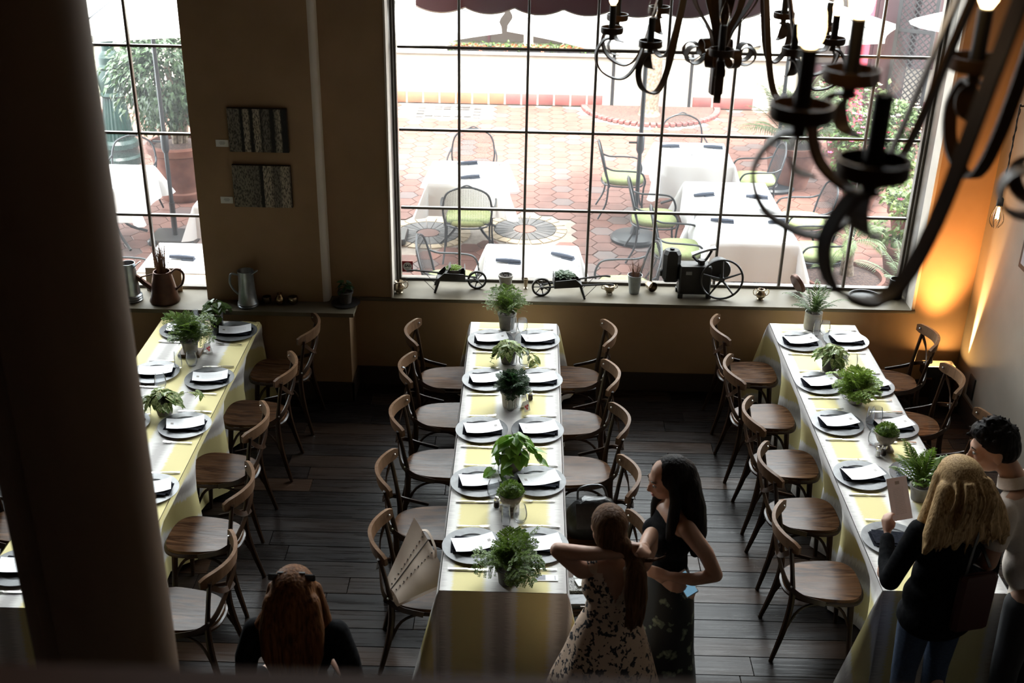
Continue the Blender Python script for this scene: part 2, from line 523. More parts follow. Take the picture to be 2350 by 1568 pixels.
def seat_mat(name, a, b, rough):
    m, nt, p = nodes_of(name)
    f = tnoise(nt, 3.2, 6, (.55, 4.5, 1), rand=23)
    f3 = tnoise(nt, 30, 3, (.2, 4, 1), rand=23)
    c = ramp(nt, f, [(.3, a), (.5, tuple((x + y) / 2 for x, y in zip(a, b))), (.56, a), (.7, b)])
    oi = nt.nodes.new('ShaderNodeObjectInfo'); hs = nt.nodes.new('ShaderNodeHueSaturation'); mr = nt.nodes.new('ShaderNodeMapRange')
    mr.inputs['To Min'].default_value = .8; mr.inputs['To Max'].default_value = 1.25
    nt.links.new(oi.outputs['Random'], mr.inputs['Value']); nt.links.new(mr.outputs[0], hs.inputs['Value']); nt.links.new(c, hs.inputs['Color'])
    nt.links.new(hs.outputs[0], p.inputs['Base Color'])
    rr = ramp(nt, f3, [(.3, (rough,) * 3), (.7, (rough + .12,) * 3)])
    nt.links.new(rr, p.inputs['Roughness'])
    p.inputs['Specular IOR Level'].default_value = .075
    return m
M['seat'] = seat_mat('chair_seat_veneer', (.030, .0135, .007), (.150, .076, .037), .19)
M['rail_top'] = seat_mat('chair_rail_wood', (.10, .055, .03), (.17, .10, .06), .3)
M['steel'] = pmat('cutlery_steel', (.62, .60, .57), .18, metal=1)
M['screw'] = pmat('bolt_steel', (.6, .58, .55), .3, metal=1)
M['charger'] = pmat('charger_slate', (.075, .078, .082), .4, c2=(.125, .13, .135), scale=22, detail=6, spec=.5)
M['napkin'] = pmat('napkin_black', (.005, .006, .010), .95, spec=.08, c2=(.014, .015, .022), scale=60)

def menu_mat(name, base):
    m, nt, p = nodes_of(name)
    tc = nt.nodes.new('ShaderNodeTexCoord'); sp = nt.nodes.new('ShaderNodeSeparateXYZ'); nt.links.new(tc.outputs['Object'], sp.inputs[0])
    def band(sock, c, h):
        cm = nt.nodes.new('ShaderNodeMath'); cm.operation = 'COMPARE'; cm.inputs[1].default_value = c; cm.inputs[2].default_value = h
        nt.links.new(sock, cm.inputs[0]); return cm.outputs[0]
    def mul(a, b):
        q = nt.nodes.new('ShaderNodeMath'); q.operation = 'MULTIPLY'; nt.links.new(a, q.inputs[0])
        if isinstance(b, float): q.inputs[1].default_value = b
        else: nt.links.new(b, q.inputs[1])
        return q.outputs[0]
    logo = mul(band(sp.outputs[0], .088, .009), band(sp.outputs[1], 0, .012))
    wv = nt.nodes.new('ShaderNodeMath'); wv.operation = 'PINGPONG'; wv.inputs[1].default_value = .0045; nt.links.new(sp.outputs[0], wv.inputs[0])
    lines = nt.nodes.new('ShaderNodeMath'); lines.operation = 'LESS_THAN'; lines.inputs[1].default_value = .0014; nt.links.new(wv.outputs[0], lines.inputs[0])
    ns = nt.nodes.new('ShaderNodeTexNoise'); ns.inputs['Scale'].default_value = 1
    mp = nt.nodes.new('ShaderNodeMapping'); mp.inputs['Scale'].default_value = (110, 160, 1); nt.links.new(tc.outputs['Object'], mp.inputs[0]); nt.links.new(mp.outputs[0], ns.inputs['Vector'])
    tx = nt.nodes.new('ShaderNodeMath'); tx.operation = 'GREATER_THAN'; tx.inputs[1].default_value = .42; nt.links.new(ns.outputs['Fac'], tx.inputs[0])
    body = mul(mul(lines.outputs[0], tx.outputs[0]), mul(band(sp.outputs[0], -.012, .075), band(sp.outputs[1], 0, .03)))
    m1 = nt.nodes.new('ShaderNodeMix'); m1.data_type = 'RGBA'; m1.inputs[6].default_value = (*base, 1); m1.inputs[7].default_value = (.33, .3, .28, 1); nt.links.new(logo, m1.inputs[0])
    m2 = nt.nodes.new('ShaderNodeMix'); m2.data_type = 'RGBA'; nt.links.new(m1.outputs[2], m2.inputs[6]); m2.inputs[7].default_value = (.4, .39, .4, 1)
    nt.links.new(mul(body, .6), m2.inputs[0])
    nt.links.new(m2.outputs[2], p.inputs['Base Color']); p.inputs['Roughness'].default_value = .5
    return m
M['menu'] = menu_mat('menu_paper', (.86, .86, .88))
M['glassware'] = glassmat('drinking_glass', (.935, .94, .945), .9, .05)  # haze whitens the glasses, standing in for their bright rims

def tablecloth(x0, x1, y0, y1, zt, drop, pushes, phase, seed, flare=.05, frontflare=0.0, backflare=1.0):
    """top sheet plus hanging sides with folds; UV in metres of unfolded cloth"""
    rn = random.Random(seed)
    mb = MB(); mb.uv = []
    nx, ny = 10, 46
    def vadd(p, u, v):
        mb.v.append(p); mb.uv.append((u, v)); return len(mb.v) - 1
    top = [[vadd((x0 + (x1 - x0) * i / nx, y0 + (y1 - y0) * j / ny, zt + .0016 * noise.noise((i * .9 + seed, j * .5, 0))), (x1 - x0) * i / nx + phase, (y1 - y0) * j / ny) for j in range(ny + 1)] for i in range(nx + 1)]
    for i in range(nx):
        for j in range(ny):
            mb.f.append((top[i][j], top[i + 1][j], top[i + 1][j + 1], top[i][j + 1])); mb.mi.append(0)
    # perimeter ring, counter-clockwise, with extra corner fan
    per = []
    for i in range(nx): per.append((x0 + (x1 - x0) * i / nx, y0, 0, -1))
    for k in range(7): a = -PI / 2 + PI / 2 * k / 6; per.append((x1, y0, math.cos(a), math.sin(a)))
    for j in range(1, ny): per.append((x1, y0 + (y1 - y0) * j / ny, 1, 0))
    for k in range(7): a = PI / 2 * k / 6; per.append((x1, y1, math.cos(a), math.sin(a)))
    for i in range(1, nx): per.append((x1 - (x1 - x0) * i / nx, y1, 0, 1))
    for k in range(7): a = PI / 2 + PI / 2 * k / 6; per.append((x0, y1, math.cos(a), math.sin(a)))
    for j in range(1, ny): per.append((x0, y1 - (y1 - y0) * j / ny, -1, 0))
    for k in range(6): a = PI + PI / 2 * k / 6; per.append((x0, y0, math.cos(a), math.sin(a)))
    per[0] = (x0, y0, 0, -1)
    T = [0, .015, .04, .12, .25, .4, .55, .7, .85, 1]
    rings = []
    for t in T:
        ring = []
        for q, (x, y, dx, dy) in enumerate(per):
            corner = abs(dx * dy) * 2
            s = (y if abs(dx) > abs(dy) else x) * 7.5
            wave = .030 * noise.noise((s * .55 + seed, dx * 3 + seed * 7, dy * 3)) * 2 + .012 * math.sin(s * 1.9 + seed)
            off = .004 + .012 * min(1, t * 20) + flare * t + wave * t ** .9 + corner * (.17 + frontflare * (dy < 0)) * t
            if dy > .3: off = .004 + (off - .004) * backflare
            for (cx, cy, w, amt) in pushes:
                if dx * (cx - (x0 + x1) / 2) > 0 and abs(dx) > .9:
                    off -= amt * math.exp(-((y - cy) / w) ** 4) * min(1, max(0, (t - .05) * 3.4))
            zz = zt - drop * t - (.004 if t > 0 else 0)
            ring.append(vadd((x + dx * off, y + dy * off, max(.012, zz)), x - x0 + phase + dx * (drop * t), y - y0 + dy * drop * t))
        rings.append(ring)
    n = len(per)
    for a, b in zip(rings[:-1], rings[1:]):
        for k in range(n):
            k2 = (k + 1) % n
            mb.f.append((a[k], b[k], b[k2], a[k2])); mb.mi.append(0)
    return mb

CH = {  # seat-centre x, y of every chair the photograph shows, by table side
 'L2': [(-.585, 8.23), (-.57, 7.63), (-.56, 6.95), (-.565, 6.23), (-.52, 5.55)],
 'R2': [(.40, 8.29), (.38, 7.57), (.405, 6.90), (.42, 6.21), (.42, 5.60)],
 'L3': [(1.825, 8.45), (1.825, 7.73), (1.86, 7.06), (1.86, 6.44), (1.83, 5.74)],
 'R3': [(2.93, 8.37), (2.90, 7.68), (2.91, 7.01)],
 'R1': [(-1.93, 8.29), (-1.98, 7.59), (-2.03, 6.82), (-1.96, 6.04), (-1.90, 5.31)],
 'L1': [(-3.14, 6.85), (-3.14, 6.10), (-3.14, 5.36)]}
TB = {'1': (-2.93, -2.14, 4.93, 8.56, 'left table'), '2': (-.425, .275, 5.17, 8.66, 'middle table'), '3': (2.03, 2.73, 5.27, 8.77, 'right table')}
ZT = .755
for key, (x0, x1, y0, y1, nm) in TB.items():
    cx, cy = (x0 + x1) / 2, (y0 + y1) / 2
    t = thing('dining_table', 'long dining table hidden under striped cloth, the ' + nm, 'table', (cx, cy, 0), 0)
    obj('tabletop', MB().box((0, 0, .735), (x1 - x0 - .03, y1 - y0 - .03, .03)), M['wood_dark'], t)
    for sx in (-1, 1):
        for sy in (-1, 0, 1):
            obj('leg', MB().box((sx * ((x1 - x0) / 2 - .27), sy * ((y1 - y0) / 2 - .2), .36), (.05, .05, .72)), M['wood_dark'], t)
    pu = [(c[0], c[1], .27, .19) for s in 'LR' for c in CH.get(s + key, [])]
    mb = tablecloth(x0, x1, y0, y1, ZT, .74 if key == '3' else .70, pu, {'1': .39, '2': .25, '3': .25}[key], int(key) * 3 + 1, frontflare=.12 if key == '3' else 0, backflare=.3 if key == '1' else .9)
    solo('tablecloth', mb, M['cloth'], {'1': 'yellow, grey and white striped linen cloth on the left table behind the pillar', '2': 'yellow and white striped linen cloth on the middle table', '3': 'yellow and white striped cloth on the right table, flaring to the floor'}[key], 'tablecloth', smooth=60)

# ------------------------------------------------------------------ bentwood chairs
def seat_outline(n=40, sx=.23, fy=.21, by=.165):
    pts = []
    for k in range(n):
        a = 2 * PI * k / n
        c, s = math.cos(a), math.sin(a)
        e = .55 if c > 0 else .8
        x = sx * math.copysign(abs(c) ** e, c)
        w = by + (fy - by) * (x + sx) / (2 * sx)
        pts.append((x, w * math.copysign(abs(s) ** .7, s)))
    return pts

def make_chair():
    t = thing('cafe_chair', 'chair', 'chair')
    out = seat_outline()
    mb = MB()
    n = len(out)
    lv = [(.93, .438), (1.0, .444), (1.0, .458), (.985, .463), (.93, .4625), (.5, .457), (.02, .455)]
    vs = [(x * s, y * s, z) for s, z in lv for x, y in out]
    fs = [tuple(range(n - 1, -1, -1)), tuple((len(lv) - 1) * n + k for k in range(n))]
    for i in range(len(lv) - 1):
        for k in range(n):
            k2 = (k + 1) % n
            fs.append((i * n + k, i * n + k2, (i + 1) * n + k2, (i + 1) * n + k))
    mb.add(vs, fs)
    obj('seat', mb, M['seat'], t, smooth=50)
    rim = MB(); o2 = [(x * 1.003, y * 1.003, .430) for x, y in out]
    rim.tube(o2, .013, 6, closed=True)
    obj('seat_frame', rim, M['wood_dark'], t)
    # curved top rail
    pts = [V((-.325 + .105 * (abs(q) ** 1.9), q * .245, .84 + .008 * (1 - q * q))) for q in [-1 + 2 * k / 18 for k in range(19)]]
    ws = [.078 * min(1, .62 + 3.0 * (1 - abs(-1 + 2 * k / 18))) for k in range(19)]
    obj('backrest', MB().ribbon(pts, V((-.12, 0, 1)), .075, .021, ws=ws), M['rail_top'], t, smooth=40)
    bolts = MB()
    for sy in (-1, 1):
        up = bez([(-.285, sy * .205, 0), (-.225, sy * .185, .25), (-.205, sy * .172, .45), (-.23, sy * .185, .66), (-.262, sy * .205, .835)], 5)
        obj('leg', MB().tube(up, [.0135 + .007 * math.sin(PI * min(1, k / 14)) for k in range(len(up))], 8), M['wood_dark'], t)
        obj('leg', MB().tube([(.15, sy * .15, .44), (.165, sy * .16, .25), (.185, sy * .178, 0)], [.021, .018, .013], 8), M['wood_dark'], t)
        st = bez([(-.262, sy * .19, .79), (-.285, sy * .11, .71), (-.275, -sy * .02, .63), (-.245, -sy * .165, .555), (-.16, -sy * .215, .495), (-.02, -sy * .222, .452)], 4)
        obj('cross_strap', MB().ribbon(st, V((.15, sy * .35, .9)), .030, .008), M['wood_dark'], t)
        for p in ((-.231, sy * .205, .845), (-.262, 0, .64), (-.222, sy * .19, .545)):
            bolts.ball(p, .0075, 6)
        obj('stretcher', MB().tube(bez([(.168, sy * .162, .23), (.09, sy * .16, .375), (-.03, sy * .155, .405), (-.15, sy * .165, .36), (-.222, sy * .182, .22)], 4), .0095, 6), M['wood_dark'], t)
    obj('stretcher', MB().tube(bez([(.168, -.162, .23), (.165, -.09, .36), (.165, 0, .40), (.165, .09, .36), (.168, .162, .23)], 4), .0095, 6), M['wood_dark'], t)
    obj('bolt', bolts, M['screw'], t)
    return t
ORD = ['nearest the window', 'second from window', 'third from window', 'fourth from window', 'fifth from window']
SIDE = {'L2': ('on the left side of middle table', 0), 'R2': ('on the right side of middle table', PI), 'L3': ('on the left side of right table', 0),
        'R3': ('between right table and grey wall', PI), 'R1': ('on the aisle side of left table', PI), 'L1': ('left of the pillar at left table', 0)}
EX = {('L2', 1): 'black strap on back, ', ('L2', 4): 'holding beige bag, ', ('R2', 3): 'holding black handbag, ', ('R2', 4): 'with clutch on seat, '}
proto = None
for s in ('L2', 'R2', 'L3', 'R3', 'R1', 'L1'):
    for i, (x, y) in enumerate(CH[s]):
        word = ORD[i] if s != 'L1' else ['farthest', 'middle', 'nearest'][i]
        lab = 'bentwood chair, ' + EX.get((s, i), '') + word + ', ' + SIDE[s][0]
        rz = SIDE[s][1] + rnd.uniform(-.06, .06)
        if s == 'R3': rz += -.12
        if s == 'R1': rz += -.08
        if proto is None:
            proto = make_chair(); proto.location = (x, y, 0); proto.rotation_euler = (0, 0, rz); proto['label'] = lab; proto['group'] = 'cafe chairs at the dining tables'
            c = proto
        else:
            c = dup(proto, (x, y, 0), rz, lab)

# ------------------------------------------------------------------ place settings
def charger_mesh():
    mb = MB()
    mb.lathe([(.09, 0), (.125, .002), (.158, .009), (.1675, .0125), (.1675, .0145), (.160, .0145), (.112, .0115), (.106, .007), (.10, .0055), (.0001, .005)], 48)
    return mb
me_rim = charger_mesh().mesh('charger_plate', M['charger'], 30)
def napkin_mesh():
    mb = MB(); KN = Matrix.Diagonal((1.13, 1.13, 1, 1))
    for k, (dx, dy, a, w, h) in enumerate(((0, 0, 0, .235, .125), (.004, -.004, .05, .225, .118), (-.006, .006, -.12, .20, .11))):
        T = KN @ Matrix.Translation((dx, dy, .0065 + k * .0052)) @ Matrix.Rotation(a, 4, 'Z')
        mb.box((0, 0, 0), (w, h, .005), bev=.0018, T=T)
    mb.prism([(-.105, -.05), (-.02, -.058), (.0, .04), (-.112, .056)], .0165, .0205, T=KN)
    return mb.mesh('napkin', M['napkin'], 40)
me_nap = napkin_mesh()
def menu_mesh():
    mb = MB()
    L, W = .25, .136
    N = 10
    def zz(x): return .045 * (x / L) ** 2 * 1.4
    mb.grid(lambda a, b: (L * (a - .5), W * (b - .5), zz(L * (a - .5))), N, 2)
    mb.grid(lambda a, b: (L * (.5 - a), W * (b - .5), zz(L * (.5 - a)) - .0008), N, 2)
    return mb.mesh('menu_card', M['menu'], 60)
me_menu = menu_mesh()
def knife_mesh():
    mb = MB()
    mb.ribbon([(-.115, 0, .004), (-.06, 0, .0055), (0, 0, .005)], V((0, 1, 0)), .012, .006, ws=[.013, .011, .010])
    mb.ribbon([(0, 0, .005), (.02, 0, .005), (.075, .001, .0045), (.105, .003, .004), (.118, .006, .004)], V((0, 1, 0)), .017, .0018, ws=[.008, .016, .018, .014, .003])
    return mb.mesh('table_knife', M['steel'], 40)
def fork_mesh():
    mb = MB()
    mb.ribbon([(-.10, 0, .004), (-.06, 0, .006), (0, 0, .004), (.03, 0, .006)], V((0, 1, 0)), .01, .0025, ws=[.014, .010, .005, .006])
    mb.ribbon([(.03, 0, .006), (.045, 0, .004), (.055, 0, .004)], V((0, 1, 0)), .02, .0022, ws=[.006, .021, .022])
    for k in range(4):
        yy = -.009 + k * .006
        mb.ribbon([(.055, yy, .004), (.075, yy, .006), (.098, yy, .011)], V((0, 1, 0)), .003, .0018, ws=[.0035, .003, .0015])
    return mb.mesh('table_fork', M['steel'], 40)
me_kn, me_fk = knife_mesh(), fork_mesh()
def put(name, me, loc, rz, label, cat, group, tilt=None):
    o = bpy.data.objects.new(name, me); COL.objects.link(o)
    o.location = loc; o.rotation_euler = (tilt or 0, 0, rz)
    return tag(o, label, cat, group)
PL = {'L2': [8.31, 7.63, 6.90, 6.25, 5.57], 'R2': [8.33, 7.65, 6.915, 6.275, 5.59], 'L3': [8.41, 7.706, 7.114, 6.44, 5.74], 'R3': [8.455, 7.692, 7.097, 6.466],
      'R1': [8.342, 7.541, 6.861, 6.068], 'L1': [8.359, 7.62, 6.87, 6.07, 5.265]}
PX = {'L2': -.258, 'R2': .118, 'L3': 2.205, 'R3': 2.575, 'R1': -2.285, 'L1': -2.71}
PSIDE = {'L2': 'left side of middle table', 'R2': 'right side of middle table', 'L3': 'left side of right table', 'R3': 'right side of right table', 'R1': 'aisle side of left table', 'L1': 'far side of left table'}
PORD = ['first', 'second', 'third', 'fourth', 'fifth']
ZC0 = ZT + .003
for s in PL:
    left = s[0] == 'L'
    d = 1 if left else -1
    for i, y in enumerate(PL[s]):
        x = PX[s] + rnd.uniform(-.006, .006)
        if s == 'L1' and i == 4: x = -2.76
        where = PORD[i] + ' place from window, ' + PSIDE[s]
        p = put('charger_plate', me_rim, (x, y, ZC0), rnd.random(), 'dark grey charger plate, ' + where, 'plate', 'charger plates')
        p.scale = (1.07, 1.07, 1)
        tw = .12 if not left else .1
        a = tw + rnd.uniform(-.06, .06)
        put('napkin', me_nap, (x + .005, y - .004, ZC0 + .0062), a + (PI if not left else 0) - .12, 'folded black napkin on plate, ' + where, 'napkin', 'black napkins')
        if not (s == 'L3' and i == 4):
            am = {'R2': .26, 'L2': .27, 'L3': .29, 'R3': .24, 'R1': .24, 'L1': .16}[s] + rnd.uniform(-.05, .05)
            flip = PI if s in ('R2', 'R1') else 0
            put('menu_card', me_menu, (x + .008, y - .002, ZC0 + .0275), am + flip, 'white menu card on napkin, ' + where, 'menu', 'white menu cards')
        kx = x + d * -.015
        yk = y + (-.215 if left else .205); yf = y + (.205 if left else -.215)
        ra = 0 if left else PI
        put('table_knife', me_kn, (kx, yk, ZC0), ra + rnd.uniform(-.06, .06), 'steel knife beside plate, ' + where, 'knife', 'table knives')
        put('table_fork', me_fk, (kx + .01 * d, yf, ZC0), ra + rnd.uniform(-.06, .06), 'steel fork beside plate, ' + where, 'fork', 'dinner forks')

# stemless glasses
def flute_mesh():
    out = [(.0, .0), (.020, 0), (.024, .006), (.0285, .035), (.0275, .075), (.0235, .125), (.0225, .135)]
    inn = [(.0213, .135), (.0223, .125), (.026, .075), (.027, .035), (.022, .014), (.0001, .012)]
    return MB().lathe(out[1:] + inn, 24).mesh('champagne_glass', M['glassware'], 60)
def tumbler_mesh():
    out = [(.022, 0), (.030, .004), (.040, .028), (.0425, .05), (.040, .078), (.033, .11), (.032, .114)]
    inn = [(.0308, .114), (.032, .108), (.0385, .078), (.041, .05), (.0385, .03), (.026, .009), (.0001, .008)]
    return MB().lathe(out + inn, 24).mesh('wine_glass', M['glassware'], 60)
me_fl, me_tu = flute_mesh(), tumbler_mesh()
GL = [  # kind, x, y, where
 ('f', -.075, 8.47, 'by the fern pot at window end, middle table'), ('t', -.005, 8.49, 'by the fern pot at window end, middle table'),
 ('f', -.065, 7.90, 'in front of the variegated plant, middle table'), ('t', .015, 7.90, 'in front of the variegated plant, middle table'),
 ('f', -.075, 7.20, 'behind the heart-leaved plant, middle table'), ('t', .0, 7.24, 'behind the heart-leaved plant, middle table'),
 ('f', -.05, 6.52, 'in front of the heart-leaved plant, middle table'), ('t', .025, 6.55, 'in front of the heart-leaved plant, middle table'),
 ('t', -.155, 6.10, 'left of the stone urn, middle table'), ('f', -.11, 6.33, 'left of the stone urn, middle table'),
 ('f', -.075, 5.80, 'in front of the stone urn, middle table'), ('t', .01, 5.84, 'in front of the stone urn, middle table'),
 ('f', 2.36, 8.55, 'by the fern at window end, right table'), ('t', 2.435, 8.58, 'by the fern at window end, right table'),
 ('f', 2.44, 7.98, 'beside the variegated plant, right table'), ('t', 2.51, 7.99, 'beside the variegated plant, right table'),
 ('t', 2.36, 7.50, 'left of the white bowl of fern, right table'),
 ('f', 2.425, 7.12, 'behind the mossy urn, right table'), ('t', 2.48, 7.16, 'behind the mossy urn, right table'),
 ('t', 2.385, 6.85, 'left of the mossy urn, right table'), ('f', 2.45, 6.44, 'in front of the mossy urn, right table'), ('t', 2.52, 6.47, 'in front of the mossy urn, right table'), ('t', 2.37, 6.18, 'beside the raised menu, right table'),
 ('f', -2.62, 8.46, 'beside the ivy vase, left table'), ('t', -2.53, 8.48, 'beside the ivy vase, left table'),
 ('f', -2.56, 7.72, 'in front of the fern pot, left table'), ('t', -2.47, 7.76, 'in front of the fern pot, left table'),
 ('t', -2.60, 7.40, 'behind the trailing plant, left table'), ('f', -2.585, 7.02, 'in front of the trailing plant, left table'), ('t', -2.49, 7.06, 'in front of the trailing plant, left table'),
 ('t', -2.68, 6.62, 'at the pillar edge, left table'), ('f', -2.62, 6.26, 'at the pillar edge, left table')]
for k, x, y, wh in GL:
    put('champagne_glass' if k == 'f' else 'wine_glass', me_fl if k == 'f' else me_tu, (x, y, ZC0), 0, ('tall clear stemless glass ' if k == 'f' else 'round clear stemless wine glass ') + wh, 'glass', 'stemless glasses')
# salt and pepper
M['salt'] = pmat('salt', (.75, .73, .70), .7)
M['pepper'] = pmat('pepper', (.05, .035, .025), .8)
def shaker(x, y, kind, where):
    t = thing('salt_shaker' if kind == 'salt' else 'pepper_shaker', f'small glass {kind} shaker with steel cap, ' + where, 'shaker', (x, y, ZC0), 0, 'salt and pepper shakers')
    obj('jar', MB().lathe([(.018, 0), (.019, .004), (.0165, .05), (.0145, .056), (.0001, .056)], 16), M['glassware'], t)
    obj('contents', MB().lathe([(.0155, .003), (.0165, .006), (.0145, .042), (.0001, .043)], 14), M[kind], t)
    obj('cap', MB().lathe([(.0165, .055), (.017, .066), (.013, .076), (.0001, .080)], 16), M['steel'], t)
shaker(-.135, 5.985, 'pepper', 'left of the stone urn'); shaker(-.10, 5.955, 'salt', 'left of the stone urn')
shaker(.065, 7.36, 'pepper', 'beside the white pot, middle table'); shaker(.015, 7.41, 'salt', 'beside the white pot, middle table')
shaker(2.375, 6.70, 'salt', 'left of the mossy urn, right table'); shaker(2.415, 6.715, 'pepper', 'left of the mossy urn, right table')
shaker(2.46, 8.13, 'salt', 'by the variegated plant, right table'); shaker(2.50, 8.15, 'pepper', 'by the variegated plant, right table')

# ================================================================== PLANT HELPERS
M['fern'] = leafmat('fern_leaf', (.065, .125, .012), (.15, .24, .035))
M['fern_dark'] = leafmat('dark_leaf', (.018, .05, .018), (.04, .09, .03))
M['fern_lime'] = leafmat('lime_leaf', (.15, .25, .025), (.28, .40, .07))
M['palm'] = leafmat('palm_leaf', (.075, .115, .045), (.15, .19, .095))
M['varieg'] = leafmat('variegated_leaf', (.09, .18, .03), (.55, .58, .30), scale=55)
M['pothos'] = leafmat('heart_leaf', (.09, .22, .02), (.20, .36, .05), scale=18, rough=.3)
M['ivy'] = leafmat('ivy_leaf', (.04, .08, .012), (.09, .15, .03))
M['sage'] = leafmat('succulent_leaf', (.12, .17, .11), (.22, .28, .2))
M['stem'] = pmat('stem', (.06, .05, .02), .6)
M['soil'] = pmat('soil', (.018, .012, .009), .95, c2=(.05, .03, .02), scale=60, bmp=.6)
M['mulch'] = pmat('bark_mulch', (.022, .010, .008), .95, c2=(.07, .036, .025), scale=45, bmp=1.0, detail=6)
M['straw'] = pmat('dried_twigs', (.14, .065, .035), .8, c2=(.22, .11, .06), scale=30)
M['bark'] = pmat('tree_bark', (.075, .052, .036), .9, c2=(.17, .13, .095), scale=25, bmp=.8)

def leaf_quad(mb, p, d, n, L, W, mi=0, fold=.25, droop=.2):
    d = V(d).normalized(); s = d.cross(V(n)); s = s.normalized() if s.length > 1e-5 else d.orthogonal().normalized(); n = s.cross(d)
    p = V(p)
    a = p; b = p + d * L * .45 + s * W / 2 + n * fold * W / 2; c = p + d * L - n * droop * L; e = p + d * L * .45 - s * W / 2 + n * fold * W / 2; m = p + d * L * .5
    mb.add([a, b, c, e, m], [(0, 1, 4), (1, 2, 4), (2, 3, 4), (3, 0, 4)], mi)

def heart_mesh(name, mat, L=.06, W=.05):
    pts = [(0, 0), (-.10, .22), (-.02, .42), (.2, .5), (.5, .42), (.8, .2), (1, 0)]
    mb = MB()
    mid = [(0, 0), (.0, 0), (.12, 0), (.3, 0), (.52, 0), (.8, 0), (1, 0)]
    for sg in (1, -1):
        vs = []
        for (x, w), (mx, _) in zip(pts, mid):
            vs.append((x * L, sg * w * W, .12 * abs(w) * W - .25 * x * x * L)); vs.append((mx * L, 0, -.25 * mx * mx * L - .003))
        fs = []
        for k in range(len(pts) - 1):
            q = (2 * k, 2 * k + 2, 2 * k + 3, 2 * k + 1)
            fs.append(q if sg < 0 else q[::-1])
        mb.add(vs, fs)
    return mb.mesh(name, mat, 60)

def frond_mesh(name, mat, L, W, pairs, arch, rise, leafw, rn, tip=.25, up=.15, fineness=1):
    """feathered frond along +X: stem arcs up then droops"""
    mb = MB()
    P = []
    for k in range(pairs + 1):
        t = k / pairs
        P.append(V((L * t * (1 - .12 * t * t), 0, L * (rise * t - arch * t * t))))
    mb.tube(P[::max(1, pairs // 8)] + [P[-1]], [L * .006 * (1 - .7 * k / (len(P[::max(1, pairs // 8)]))) + .0004 for k in range(len(P[::max(1, pairs // 8)]) + 1)], 4, 1)
    for k in range(2, pairs + 1):
        t = k / pairs
        tg = (P[k] - P[k - 1]).normalized()
        env = math.sin(PI * min(1, .12 + t * .95)) ** .8 if t < .99 else .2
        for sg in (-1, 1):
            d = V((0, sg, 0)) * .8 + tg * (.55 + .4 * t) + V((0, 0, up * rn.uniform(.2, 1.2) - .15))
            l = W * (tip + (1 - tip) * env) * rn.uniform(.85, 1.1)
            leaf_quad(mb, P[k], d, (0, 0, 1), l, leafw * (.6 + .5 * env), 0, .15, .25)
    return mb.mesh(name, [mat, M['stem']], 0)

def maiden_mesh(name, mat, L, rn, nb=9, ls=.013):
    """maidenhair spray: wiry branching stem with rounded leaflets"""
    mb = MB()
    P = [V((L * t * .8, 0, L * (.95 * t - .62 * t * t))) for t in [k / 8 for k in range(9)]]
    mb.tube(P, .0008, 3, 1)
    for k in range(2, 9):
        for sg in (-1, 1):
            bl = L * .42 * math.sin(PI * (.2 + .75 * k / 9)) * rn.uniform(.7, 1.1)
            d = V((rn.uniform(.3, .8), sg, rn.uniform(-.25, .25))).normalized()
            q0 = P[k]
            q1 = q0 + d * bl - V((0, 0, bl * .25))
            mb.tube([q0, (q0 + q1) / 2 + V((0, 0, bl * .06)), q1], .0005, 3, 1)
            for j in range(nb):
                t = (j + 1) / nb
                p = q0.lerp(q1, t) + V((0, 0, bl * .2 * t * (1 - t)))
                for s2 in (-1, 1):
                    dd = d * .4 + V((-d.y, d.x, 0)) * s2 + V((0, 0, rn.uniform(-.3, .3)))
                    leaf_quad(mb, p, dd, (rn.uniform(-.4, .4), rn.uniform(-.4, .4), 1), ls * rn.uniform(.8, 1.25), ls * rn.uniform(.8, 1.1), 0, .05, .05)
    return mb.mesh(name, [mat, M['stem']], 0)

def fronds(root, meshes, n, z, rn, tilt=(-10, 45), r0=.01, smin=.7, smax=1.1, name='frond', cx=0, cy=0, squash=1):
    for k in range(n):
        o = bpy.data.objects.new(name, rn.choice(meshes)); COL.objects.link(o); o.parent = root
        a = 2 * PI * (k * .618 + rn.uniform(-.06, .06))
        s = rn.uniform(smin, smax)
        o.location = (cx + r0 * math.cos(a), cy + r0 * math.sin(a), z)
        o.rotation_euler = (rn.uniform(-.25, .25), math.radians(-rn.uniform(*tilt)), a)
        o.scale = (s, s * squash, s)

def pot_obj(root, prof, mat, name='pot', n=28, soil=None, sx=1):
    obj(name, MB().lathe(prof, n), mat, root, smooth=40)
    if soil: obj('soil', MB().lathe([(soil[0], soil[1] - .004), (soil[0] * .6, soil[1] + .003), (.0001, soil[1] + .005)], 20), M['soil'], root)

def taper_pot(rb, rt, h, lip=.006, lh=.02, wall=.006):
    return [(rb, 0), (rt - (rt - rb) * lh / h, h - lh), (rt + lip - .002, h - lh + .002), (rt + lip, h - .003), (rt + lip - .003, h), (rt - wall, h), (rt - wall - .002, h - .02), (.0001, h - .022)]

def moss_mesh(name, mat, R, h, n, rn, ls=.012):
    mb = MB()
    for k in range(n):
        a = rn.uniform(0, 2 * PI); u = rn.random() ** .5
        r = R * u * rn.uniform(.9, 1.12)
        z = h * (1 - u ** 2.2) + rn.uniform(-.012, .012)
        d = V((math.cos(a) * u * 1.3, math.sin(a) * u * 1.3, .9)) + V((rn.uniform(-.7, .7), rn.uniform(-.7, .7), rn.uniform(-.3, .5)))
        leaf_quad(mb, (r * math.cos(a), r * math.sin(a), z), d, (rn.uniform(-1, 1), rn.uniform(-1, 1), 1), ls * rn.uniform(.7, 1.5), ls * .7, 0, .1, .1)
    mb.ball((0, 0, -.01), (R * .9, R * .9, h * .9), 14)
    return mb.mesh(name, mat, 0)

